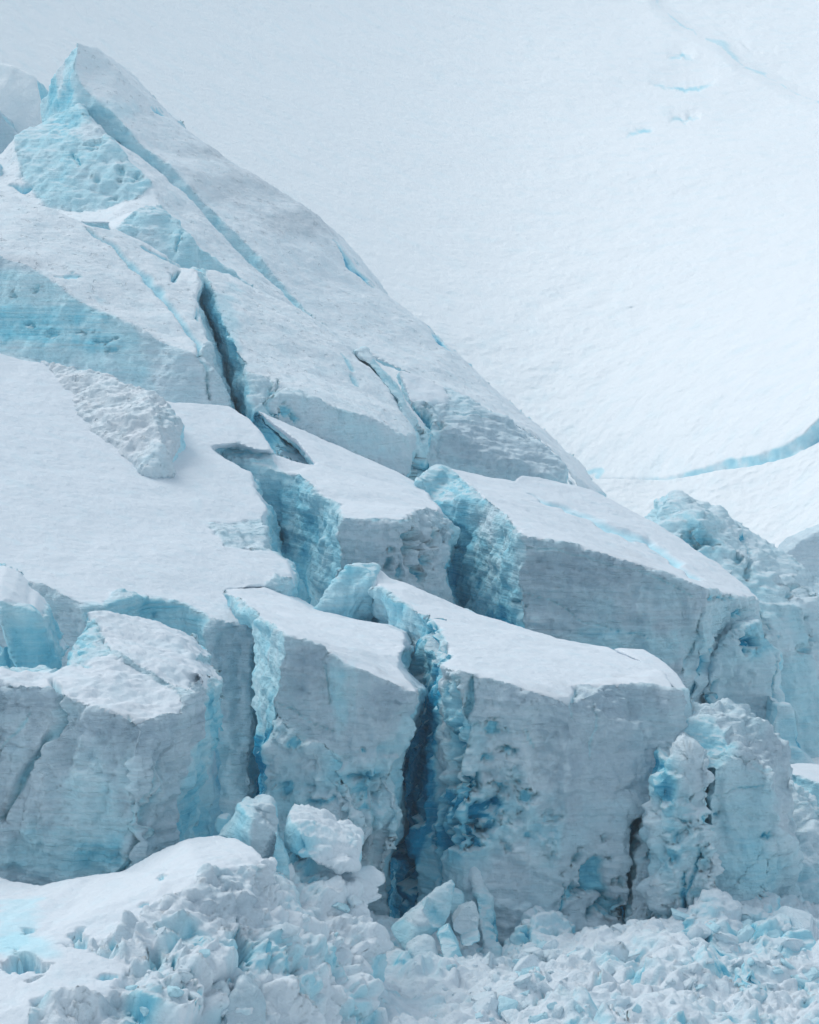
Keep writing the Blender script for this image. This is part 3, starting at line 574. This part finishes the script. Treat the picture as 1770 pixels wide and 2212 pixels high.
solid('ice_tower', 'largest front tower right of the deep blue cleft with a curved snow top', 'ice tower',
  dict(a=(756,1223,166), b=(809,1225,168), c=(835,1246,167), d=(870,1259,167), e=(1047,1330,165), f=(1152,1366,163), g=(1251,1390,161), h=(1313,1397,160), i=(1380,1422,155), j=(1420,1446,150), k=(1454,1477,145), l=(1454,1488,143), m=(1392,1476,143), n=(1313,1481,142), o=(1246,1480,142), p=(1245,1512,139), q=(1209,1512,138), r=(1094,1473,138.5), s=(1026,1455,139), t=(995,1449,139), u=(956,1434,141), v=(972,1413,144), w=(948,1356,152), x=(925,1333,155), y=(870,1298,160), z=(809,1262,165),
       a1=(683,1314,164), a2=(700,1420,164), a3=(850,1560,172), a4=(790,2010,172),
       x1=(908,1420,157), x2=(905,1520,160), x3=(890,1640,163), x4=(872,1800,164), x5=(845,2010,162),
       u1=(948,1517,142), u2=(944,1596,141.5), u3=(935,1726,141), u4=(915,1824,140.5), u5=(893,1934,140), u6=(872,2050,139.5),
       s1=(1000,1560,138.5), s2=(990,1700,138), s3=(1000,1850,137), s4=(1040,2110,134),
       p1=(1240,1600,138.5), p2=(1225,1750,138), p3=(1200,1880,137), p4=(1140,2100,134.5),
       l1=(1460,1533,143), l2=(1473,1585,142.5), l3=(1462,1624,142), l4=(1433,1669,141), l5=(1385,1751,139), l6=(1366,1809,138.5), l7=(1352,1892,138), l8=(1350,2060,137)),
  ['S:b c d e f g h i j k l m n o p q r s t u v w x y z', 'C:a b z a1', 'C:a1 z y x x1 a3 a2', 'B:x w v u u1 x2 x1', 'B:a3 x1 x2 x3 x4 x5 a4', 'B:u1 u2 u3 u4 u5 u6 x5 x4 x3 x2', 'R:u t s s1 u2 u1', 'R:u2 s1 s2 u3', 'R:u3 s2 s3 u4', 'W:u4 s3 s4 u6 u5', 'G:s r q p1 s1', 'R:s1 p1 p2 s2', 'R:s2 p2 p3 s3', 'G:s3 p3 p4 s4', 'G:p o n m l l1 l2 l3 p1 q', 'G:p1 l3 l4 p2', 'G:p2 l4 l5 l6 l7 l8 p4 p3'],
  thick=9, back=(0.0, 1, -.22), seed=27, amp=1.0, vox=.15,
  bulge=lambda px, py: 0.0,
  cracks=[dict(l=[(927,1333),(929,1380),(932,1428)], w=6, d=2.2, ice=1), dict(l=[(1022,1462),(1015,1540),(1000,1600),(990,1640)], w=12, d=1.4, ice=.6), dict(l=[(1290,1520),(1285,1600),(1276,1640)], w=4, d=.3, ice=.1),
          dict(l=[(1128,1570),(1145,1600),(1155,1620)], w=4, d=.4, ice=.3), dict(l=[(960,1740),(950,1830),(935,1930)], w=7, d=.9), dict(l=[(900,1850),(890,1950)], w=5, d=1.2, ice=1), dict(l=[(1394,1895),(1402,1950),(1408,1995)], w=7, d=1.2, ice=.8),
          dict(l=[(1245,1480),(1244,1520),(1248,1560)], w=5, d=.3, ice=.1), dict(l=[(1220,1910),(1215,1980)], w=5, d=.5)],
  pits=[(1098,1625,12,10,1.0),(1050,1640,10,7,.6),(1000,1700,20,30,1.0),(1040,1760,34,30,1.2),(1128,1725,16,24,.9),(1070,1700,14,9,.7),(985,1650,12,22,.9),(1020,1795,22,24,1.0),(1318,1960,26,15,1.0),(1325,2018,12,8,.7),(1060,1580,9,14,.5),(1235,1930,20,24,.8),(1295,1890,30,45,.9),(1100,1830,10,14,.6),(1140,1800,8,10,.5)],
  paint=[(1350,1510,150,45,-.1,.45), (1110,1500,110,32,-.1,.4), (1330,1620,130,130,-.12,.22), (1200,1650,60,200,-.25,.35), (1060,1500,60,40,.1,-.2), (1000,1780,90,130,.3,-.1), (925,1430,45,75,-.45,0), (900,1700,50,300,.3,0), (1010,1900,60,120,.1,0), (1300,1780,90,90,.0,.1), (1100,1900,60,120,-.2,.1)])  # greyer bands below the cap; tall cleft blob paints shade into the blue

solid('ice_flake', 'thin curved flake of ice peeling off the right edge of the largest front tower', 'ice flake',
  dict(a=(1322,1399,157), b=(1392,1403,157), c=(1423,1420,155), d=(1462,1453,152), e=(1484,1488,149), f=(1490,1530,147), g=(1498,1562,146), h=(1482,1582,145.5), i=(1468,1545,145.5), j=(1458,1487,146.5), k=(1420,1452,150), l=(1370,1420,154)),
  ['S:a b c d e j k l', 'W:j e f g h i'], thick=2.5, back=(.2, 1, -.4), seed=28, amp=.5)
solid('ice_buttress', 'tapering foot of ice leaning on the right side of the largest front tower', 'ice buttress',
  dict(a=(1428,1690,139.5), b=(1410,1756,138.5), c=(1420,1835,138), d=(1436,1934,137), e=(1428,2070,136), f=(1352,2070,136), g=(1362,1930,138), h=(1372,1830,139), i=(1390,1760,139.5)),
  ['R:a b c d e f g h i'], thick=4, seed=29, amp=.8, cracks=[dict(l=[(1392,1895),(1402,1950),(1408,2005)], w=8, d=1.6, ice=.8)])

solid('ice_tower', 'rounded grey blue tower with a curved dirty crest right of the largest front tower', 'ice tower',
  dict(a=(1466,1596,142), b=(1496,1566,143), c=(1543,1551,144), d=(1600,1549,145), e=(1621,1564,145), f=(1652,1590,144.5), g=(1684,1637,144), h=(1710,1679,143.5), i=(1717,1756,143), j=(1711,1824,142.5), k=(1723,1913,142), l=(1718,2060,141), m=(1500,2060,136), n=(1510,1900,138), o=(1528,1760,138.5), p=(1545,1665,139), q=(1480,1650,140),
       r=(1600,1620,140), s=(1660,1680,139.5), t=(1685,1790,139), u=(1660,1950,138)),
  ['C:a b c r p q', 'G:c d e f g s r', 'D:g h i j t s', 'W:p r s t u m n o', 'W:t j k l m u'],
  thick=9, seed=30, amp=1.2, vox=.155,
  cracks=[dict(l=[(1545,1720),(1600,1700),(1650,1690)], w=4, d=.3, ice=.1), dict(l=[(1530,1640),(1600,1640),(1660,1670)], w=5, d=.4, ice=.2)],
  pits=[(1655,1805,10,7,.5),(1545,1760,10,8,.5)],
  paint=[(1620,1740,70,90,.15,.1), (1620,1880,80,100,.25,-.1), (1560,1600,60,40,.1,0), (1640,1630,50,40,-.2,.35)])
solid('ice_pillar', 'knobbly broken pillar between the largest front tower and the rounded tower', 'ice pillar',
  dict(a=(1444,1650,137.5), b=(1470,1632,138), c=(1506,1627,138), d=(1538,1663,137.5), e=(1530,1768,136.5), f=(1540,1880,135.5), g=(1548,1930,135), h=(1540,2060,134), i=(1420,2060,134.5), j=(1432,1950,135.5), k=(1410,1800,137), l=(1418,1720,137.5)),
  ['R:a b c d e f g h i j k l'], thick=6, seed=31, amp=1.1, vox=.15,
  pits=[(1505,1720,6,5,.5),(1530,1775,8,10,.9),(1475,1775,10,6,.6),(1440,1850,10,10,.5),(1500,1850,14,6,.6)],
  cracks=[dict(l=[(1475,1960),(1465,1900),(1470,1880)], w=6, d=.9), dict(l=[(1500,1840),(1480,1900),(1470,1970),(1480,1995)], w=7, d=1.0)],
  paint=[(1440,1700,30,90,.4,-.1), (1500,1680,40,50,-.2,.3)])

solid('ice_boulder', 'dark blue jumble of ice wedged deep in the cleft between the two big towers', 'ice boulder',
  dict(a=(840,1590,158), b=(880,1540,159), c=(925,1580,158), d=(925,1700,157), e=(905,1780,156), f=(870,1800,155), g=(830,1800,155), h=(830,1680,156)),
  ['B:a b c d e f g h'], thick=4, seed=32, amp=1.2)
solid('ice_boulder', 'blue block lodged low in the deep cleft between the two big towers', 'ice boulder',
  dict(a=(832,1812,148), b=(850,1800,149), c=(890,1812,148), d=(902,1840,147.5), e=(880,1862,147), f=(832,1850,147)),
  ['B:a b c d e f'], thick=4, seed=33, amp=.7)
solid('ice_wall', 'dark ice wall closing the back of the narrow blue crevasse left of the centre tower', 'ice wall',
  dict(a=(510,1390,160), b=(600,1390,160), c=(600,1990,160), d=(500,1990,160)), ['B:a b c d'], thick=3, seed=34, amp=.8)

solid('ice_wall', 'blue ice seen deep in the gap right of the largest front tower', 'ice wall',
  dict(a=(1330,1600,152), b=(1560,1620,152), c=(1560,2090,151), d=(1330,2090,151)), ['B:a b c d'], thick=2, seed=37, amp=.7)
# ================================================================ the debris in front
solid('debris_hill', 'broken snowy hill of fallen ice in the lower left corner', 'debris hill',
  dict(a=(-150,1880,122), b=(0,1890,121), c=(89,1911,119), d=(209,1890,119), e=(271,1877,119.5), f=(365,1828,120), g=(407,1812,120), h=(470,1805,120), i=(516,1817,119), j=(563,1845,116), k=(569,1861,115),
       l=(553,1868,113.5), m=(433,1886,112), n=(428,1913,110.5), o=(344,1955,109.5), p=(313,1991,108.5), q=(230,2035,107), r=(110,2010,109), s=(0,2000,110), t=(-150,2000,110),
       A=(125,2033,106), B=(209,2054,105), C=(292,2080,104), D=(250,2127,102), E=(240,2158,101), F=(157,2148,101), G=(78,2153,100.5), H=(68,2260,98), I=(-150,2260,98), J=(-150,2060,105), K=(0,2060,105),
       aa=(590,1895,117), bb=(626,1835,122), cc=(690,1850,123), dd=(772,1892,122), ee=(783,1939,120), ff=(819,2007,118), gg=(798,2096,114), hh=(803,2148,112), ii=(780,2280,109),
       m1=(450,1960,109.5), m2=(540,1960,111), m3=(620,2020,111), m4=(700,2000,115), m5=(380,2030,106.5), m6=(330,2110,102.5), m7=(450,2100,104.5), m8=(560,2120,106), m9=(680,2130,108.5), n1=(300,2260,98.5), n2=(450,2270,100), n3=(600,2280,103), n4=(700,2280,106)),
  ['S:a b c d e f g h i j k l m n o p q r s t', 'S:s r q A K J t', 'S:A B C D E F G H I J K', 'X:k aa m2 m1 n m l', 'X:aa bb cc dd ee ff m4 m3 m2', 'X:n m1 m5 p o', 'X:p m5 m6 C B A q', 'X:m1 m2 m3 m8 m7 m5', 'X:m3 m4 ff gg m9 m8', 'X:m5 m7 m6', 'X:C m6 n1 E D', 'X:E n1 H G F', 'X:m6 m7 n2 n1', 'X:m7 m8 n3 n2', 'X:m8 m9 n4 n3', 'X:gg hh ii n4 m9'],
  thick=9, back=(0, .5, -1), seed=35, amp=1.25, vox=.13, keep=True, wall=M_DEBRIS,
  pits=[(524,2038,16,24,1.4),(342,2068,13,26,1.3),(180,2033,16,12,1.2),(36,2082,38,17,2.2),(512,2065,8,10,.6),(385,2085,6,12,.6),(420,2120,5,14,.8),(575,2165,7,14,.8),(350,1903,7,10,.5),(430,2170,6,8,.5),(650,2085,5,14,.8),(305,2120,6,12,.5),(250,2040,12,6,.5),(62,2010,10,5,.6),(240,2105,16,5,.4),(320,1960,8,4,.3),(660,2150,5,8,.6)],
  cracks=[dict(l=[(520,1970),(528,2000),(515,2020)], w=5, d=.7), dict(l=[(380,2130),(395,2160),(400,2200)], w=6, d=.7), dict(l=[(560,2000),(575,2040),(590,2090)], w=5, d=.5, ice=.3)],
  paint=[(500,1930,90,60,-.2,.55), (400,1980,90,50,-.15,.35), (560,2000,60,70,-.2,.3), (300,2050,50,60,-.1,.35), (700,1960,90,70,-.25,0), (60,2040,80,40,.35,0), (40,1990,60,60,.3,0), (600,2120,80,60,-.1,0), (250,2160,30,40,0,.4)])

solid('debris_slope', 'rubble slope of shattered ice and snow across the lower right', 'debris slope',
  dict(a=(700,1960,138), b=(870,2010,136), c=(1040,2050,134), d=(1094,2050,133), e=(1150,2020,134), f=(1280,1990,134), g=(1420,1985,134), h=(1500,1960,136), i=(1560,1940,138), j=(1640,1930,140), k=(1720,1950,141), l=(1850,1930,142),
       m=(740,2110,121), n=(900,2120,122), o=(1050,2120,123), p=(1220,2080,124), q=(1400,2080,123), r=(1550,2080,125), s=(1700,2060,128), t=(1880,2060,129),
       u=(700,2320,106), v=(900,2320,107), w=(1060,2310,108), x=(1230,2310,106), y=(1400,2310,107), z=(1560,2310,108), A=(1720,2310,110), B=(1900,2310,111)),
  ['X:a b n m', 'X:b c o n', 'X:c d e p o', 'X:e f g q p', 'X:g h i r q', 'X:i j k s r', 'X:k l t s', 'X:m n v u', 'X:n o w v', 'X:o p x w', 'X:p q y x', 'X:q r z y', 'X:r s A z', 'X:s t B A'],
  thick=6, back=(0, .3, -1), seed=36, amp=1.0, vox=.13, keep=True, wall=M_DEBRIS,
  pits=[(1378,2090,14,26,.7),(1345,2190,20,14,.9),(1395,2110,7,9,.5),(1512,2032,16,9,.9),(1480,2130,9,8,.6),(1130,2110,5,20,.7),(1700,2060,10,14,.7),(1620,2190,10,10,.6),(1740,2120,10,18,.6),(1290,2140,6,12,.5)],
  cracks=[dict(l=[(1150,2190),(1165,2150),(1160,2100),(1175,2060)], w=4, d=.7)],
  paint=[(1250,2120,160,60,-.3,-.05), (1480,2150,180,50,-.25,-.05), (1600,2050,120,60,.25,-.1), (1680,2000,80,50,.25,-.1), (850,2150,120,60,-.1,0)])

# ================================================================ boulders and fallen blocks
solid('ice_boulder', 'upright ragged ice boulder with a grey right side above the snowy debris ledge', 'ice boulder',
  dict(a=(470,1806,121), b=(480,1790,121), c=(501,1772,121), d=(512,1745,121), e=(522,1737,121), f=(545,1742,121), g=(569,1736,121), h=(588,1748,120.5), i=(594,1800,120), j=(592,1850,119.5), k=(574,1884,119), l=(540,1850,118.5), m=(516,1816,119.5), n=(548,1775,118.8)),
  ['C:c d e f n', 'G:f g h i j k l n', 'C:a b c n l m'], thick=3, seed=41, amp=.6, vox=.1)
solid('ice_boulder', 'big sunlit ice boulder with a bright blue left side beside the centre tower foot', 'ice boulder',
  dict(a=(616,1795,122), b=(619,1775,122), c=(626,1759,122.5), d=(663,1762,123), e=(700,1778,123), f=(730,1798,122.5), g=(775,1824,121.5), h=(770,1850,121), i=(772,1882,120.5), j=(730,1880,119.5), k=(678,1863,119.5), l=(640,1850,119.8), m=(618,1830,121), n=(650,1800,120)),
  ['C:a b c n l m', 'X:c d e f g n', 'X:n g h i j k l'], thick=4, seed=42, amp=.45, vox=.1, wall=M_DEBRIS)
solid('ice_slab', 'smooth pale leaf of ice standing between the two boulders on the debris hill', 'ice slab',
  dict(a=(580,1890,118.5), b=(598,1800,119.5), c=(612,1825,119.3), d=(622,1862,119), e=(624,1905,118.5), f=(600,1905,118)),
  ['C:a b c d e f'], thick=1.2, seed=43, amp=.4, vox=.1)
solid('ice_slab', 'long rounded grey blade of ice lying on the debris hill below the big boulder', 'ice slab',
  dict(a=(578,1890,116.5), b=(600,1893,117), c=(626,1916,116.8), d=(645,1960,116), e=(654,2005,115), f=(648,2030,114), g=(622,2018,114), h=(606,1975,115), i=(588,1930,116)),
  ['X:b c d e f g h', 'G:a b h i'], thick=1.6, seed=44, amp=.35, vox=.1)
solid('ice_boulder', 'small blue ice lump tucked left of the upright ragged boulder', 'ice boulder',
  dict(a=(468,1785,123), b=(472,1768,123), c=(490,1767,123), d=(500,1780,123), e=(490,1800,122.5), f=(470,1800,122.5)), ['C:a b c d e f'], thick=1.5, seed=45, amp=.3, vox=.1)
solid('ice_boulder', 'rounded smooth block of ice low on the debris hill near the bottom edge', 'ice boulder',
  dict(a=(420,2212,103), b=(432,2150,103.5), c=(460,2120,104), d=(490,2122,104), e=(500,2165,103.5), f=(488,2240,102), g=(430,2260,101)),
  ['X:a b c d e f g'], thick=2, seed=46, amp=.4, vox=.09)
solid('ice_boulder', 'broad faceted block of ice at the bottom edge beneath the debris hill blocks', 'ice boulder',
  dict(a=(490,2180,103), b=(520,2120,104), c=(550,2150,104), d=(572,2190,103.5), e=(560,2260,102), f=(480,2270,101)),
  ['G:a b c d e f'], thick=2, seed=47, amp=.4, vox=.09)
BL = [
 ('rounded lump of broken ice heaped against the foot of the knobbly pillar', dict(a=(1478,2050,131), b=(1488,1990,132.5), c=(1515,1950,134), d=(1552,1928,134.5), e=(1588,1958,134), f=(1603,2010,133), g=(1600,2070,131), h=(1540,2090,129.5)), ['X:a b c d e f g h'], 5),
 ('pale jagged block of ice below the smooth face of the rounded tower', dict(a=(1596,2040,133), b=(1606,1985,134.5), c=(1640,1962,135), d=(1672,1978,135), e=(1688,2030,134), f=(1670,2080,132), g=(1620,2085,131)), ['R:a b c d e f g'], 4),
 ('blue cut block of ice near the right edge among the rubble', dict(a=(1688,2062,129), b=(1700,2018,130.5), c=(1740,2008,131), d=(1762,2040,130.5), e=(1758,2095,129), f=(1715,2115,128)), ['C:a b c d e f'], 3),
 ('jagged heap of ice leaning against the foot of the largest front tower', dict(a=(1120,2060,131), b=(1136,2000,133), c=(1165,1962,134), d=(1205,1972,134), e=(1240,2006,133.5), f=(1262,2050,132), g=(1200,2100,129)), ['R:a b c d e f g'], 4),
 ('low broken ridge of ice in front of the dark hole in the largest front tower', dict(a=(1262,2070,130), b=(1285,2030,131.5), c=(1330,2022,132), d=(1372,2004,132.5), e=(1420,2012,132), f=(1445,2060,130.5), g=(1390,2100,128), h=(1310,2105,128)), ['X:a b c d e f g h'], 4),
 ('tilted blue block of ice in the middle of the lower right rubble', dict(a=(1450,2120,124), b=(1468,2078,125.5), c=(1505,2062,126), d=(1528,2092,125.5), e=(1520,2135,124), f=(1480,2150,123)), ['C:a b c d e f'], 2.5),
 ('large snowy block of ice near the bottom edge right of the shattered slabs', dict(a=(1240,2190,116), b=(1262,2140,118), c=(1310,2118,119), d=(1352,2140,118.5), e=(1362,2190,117), f=(1300,2230,115)), ['X:a b c d e f'], 3),
 ('upright shard of ice close to the bottom right corner', dict(a=(1590,2160,120), b=(1606,2108,121.5), c=(1634,2100,122), d=(1650,2140,121.5), e=(1646,2190,120), f=(1606,2196,119)), ['R:a b c d e f'], 2.5)]
for q, (lb, pt, fc, th) in enumerate(BL):
    solid('ice_boulder', lb, 'ice boulder', pt, fc, thick=th, back=(0, 1, -.25), seed=60+q, amp=.7, vox=.13, wall=M_DEBRIS)
# fallen slabs at the foot of the cleft
solid('fallen_slab', 'longest fallen ice slab, propped up diagonally at the mouth of the blue cleft', 'ice slab',
  dict(a=(846,2014,129), b=(872,1986,129.5), c=(920,1945,130), d=(974,1906,131), e=(983,1918,131), f=(975,1960,130), g=(958,2003,129.5), h=(925,2025,128.5), i=(880,2056,127.5), j=(905,2000,128.3)),
  ['X:b c d e f g j', 'C:a b j g h i'], thick=1.5, seed=51, amp=.3, vox=.1)
solid('fallen_slab', 'tall narrow slab of ice leaning below the propped slab', 'ice slab',
  dict(a=(943,2018,128), b=(968,2002,128.5), c=(990,2040,127.5), d=(1007,2090,126.5), e=(1000,2140,125), f=(985,2160,124), g=(962,2080,125.5)),
  ['C:a b c d e f g'], thick=1.2, seed=52, amp=.3, vox=.1)
solid('fallen_slab', 'squat pale slab of ice left of the tall narrow slab', 'ice slab',
  dict(a=(886,2054,126), b=(927,2032,127), c=(945,2070,126), d=(955,2105,125), e=(945,2130,124), f=(910,2110,124.5)),
  ['X:a b c d e f'], thick=1.2, seed=53, amp=.3, vox=.1)
solid('fallen_block', 'upper square block of ice resting behind the tall narrow slab', 'ice block',
  dict(a=(974,1990,131), b=(990,1962,132), c=(1022,1955,132), d=(1032,1985,131.5), e=(1032,2014,131), f=(1000,2022,130.5), g=(976,2012,130.5)),
  ['X:a b c d e f g'], thick=1.5, seed=54, amp=.3, vox=.1)
solid('fallen_block', 'small blue block of ice just under the upper square block', 'ice block',
  dict(a=(996,2028,129.5), b=(1036,2016,130), c=(1040,2034,129.5), d=(1015,2044,129), e=(998,2042,129)),
  ['C:a b c d e'], thick=1.2, seed=55, amp=.25, vox=.1)
solid('fallen_block', 'blue block of ice jammed behind the fallen slabs under the cleft wall', 'ice block',
  dict(a=(975,1925,134), b=(998,1932,134), c=(1000,1955,133.5), d=(985,1980,133), e=(968,1965,133)),
  ['C:a b c d e'], thick=1.5, seed=56, amp=.3, vox=.1)
solid('ice_fin', 'long thin fin of ice peeling off the foot of the largest front tower', 'ice fin',
  dict(a=(1012,1840,138), b=(1026,1861,137.5), c=(1050,1920,136), d=(1075,1985,134), e=(1083,2040,132.5), f=(1088,2070,131.5), g=(1066,2120,129.5), h=(1046,2090,130.5), i=(1048,2040,132), j=(1040,1990,133.5), k=(1020,1900,136)),
  ['X:a b c d e f g h i j k'], thick=1.0, seed=57, amp=.4, vox=.1)

# loose chunks lying on the debris
dv = []; df = []; off = 0
for V_, F_ in GROUND:
    dv.append(V_); df.append(F_ + off); off += len(V_)
gt = BVHTree.FromPolygons(np.vstack(dv).tolist(), np.vstack(df).tolist())
def chunk_mesh(sd, nm):
    rs = np.random.RandomState(sd)
    bm = bmesh.new(); sx = np.array([1.0, 0.55 + .4*rs.rand(), 0.3 + .5*rs.rand()])
    for q in rs.normal(size=(16, 3)):
        q = q/np.abs(q).max()*(0.8+.2*rs.rand()); bm.verts.new(q*sx)
    r = bmesh.ops.convex_hull(bm, input=bm.verts[:])
    bmesh.ops.delete(bm, geom=[v for v in bm.verts if not v.link_faces], context='VERTS')
    bmesh.ops.dissolve_limit(bm, angle_limit=0.3, verts=bm.verts[:], edges=bm.edges[:])
    bmesh.ops.bevel(bm, geom=bm.edges[:] + bm.verts[:], offset=0.05, segments=2, affect='EDGES', clamp_overlap=True)
    bmesh.ops.triangulate(bm, faces=bm.faces[:])
    bmesh.ops.subdivide_edges(bm, edges=bm.edges[:], cuts=2, use_grid_fill=True)
    co = np.array([v.co[:] for v in bm.verts]); nn = np.array([v.normal[:] for v in bm.verts]); dd = 0.05*fbm(co*2.2, 3, sd) + .04*facet(co*2.5, sd)
    for v, c, n_, d_ in zip(bm.verts, co, nn, dd): v.co = c + n_*d_
    me = bpy.data.meshes.new(nm); bm.to_mesh(me); bm.free()
    me.polygons.foreach_set('use_smooth', np.zeros(len(me.polygons), bool) if sd % 3 == 0 else np.ones(len(me.polygons), bool))
    for k, v in (('ice', .08 + .32*(rs.rand() < .4)), ('dirt_grey', 0.0)):
        at = me.attributes.new(k, 'FLOAT', 'POINT'); at.data.foreach_set('value', np.full(len(me.vertices), v, np.float32))
    me.materials.append(M_DEBRIS); return me
protos = [chunk_mesh(900+k, 'ice_chunk') for k in range(14)]
rs = np.random.RandomState(5)
zones = [((1060, 1420), (2010, 2080), 12, (.5, 1.2)), ((1480, 1740), (1975, 2050), 12, (.6, 1.5)), ((880, 1760), (2040, 2205), 70, (.12, .5)), ((1030, 1200), (2050, 2205), 40, (.3, .95)), ((1480, 1760), (1990, 2150), 22, (.4, 1.15)), ((560, 800), (1930, 2200), 10, (.2, .7)), ((20, 330), (2100, 2200), 4, (.2, .4)), ((330, 560), (2000, 2200), 9, (.25, .6))]
for (xa, xb), (ya, yb), cnt, (sa, sb) in zones:
    for _ in range(cnt):
        px = rs.uniform(xa, xb); py = rs.uniform(ya, yb); d = P(px, py, 100.0) - CAM; d /= np.linalg.norm(d)
        hit = gt.ray_cast(Vector(CAM), Vector(d))
        if hit[0] is None: continue
        o = bpy.data.objects.new('ice_chunk', protos[rs.randint(len(protos))]); COL.objects.link(o)
        s_ = sa + (sb-sa)*rs.rand()**2.5
        o.scale = (s_, s_, s_); o.location = hit[0] - hit[1]*0.08*s_
        o.rotation_euler = (rs.uniform(-.7, .7), rs.uniform(-.7, .7), rs.uniform(0, 6.3))
        if xa >= 880: tag(o, 'loose angular chunk of ice lying in the rubble slope at lower right', 'ice chunk', 'ice chunks on the rubble slope')
        else: tag(o, 'loose angular chunk of ice lying on the debris hill at lower left', 'ice chunk', 'ice chunks on the debris hill')

# ================================================================ thin freezing fog between the camera and the far slope
bm = bmesh.new(); bmesh.ops.create_cube(bm, size=1.0)
me = bpy.data.meshes.new('haze'); bm.to_mesh(me); bm.free()
hz = bpy.data.objects.new('haze', me); COL.objects.link(hz)
zt = 240.0
hz.scale = (5300, 4300, zt-1); hz.location = (0, 1600, (zt+1)/2)
m = bpy.data.materials.new('haze'); m.use_nodes = True; t = m.node_tree; t.nodes.remove(t.nodes['Principled BSDF'])
pv = t.nodes.new('ShaderNodeVolumePrincipled'); pv.inputs['Color'].default_value = (0.74, 0.92, 1.0, 1)
pv.inputs['Density'].default_value = 0.00020; pv.inputs['Anisotropy'].default_value = 0.2
t.links.new(pv.outputs[0], t.nodes['Material Output'].inputs['Volume']); me.materials.append(m)
tag(hz, kind='stuff')
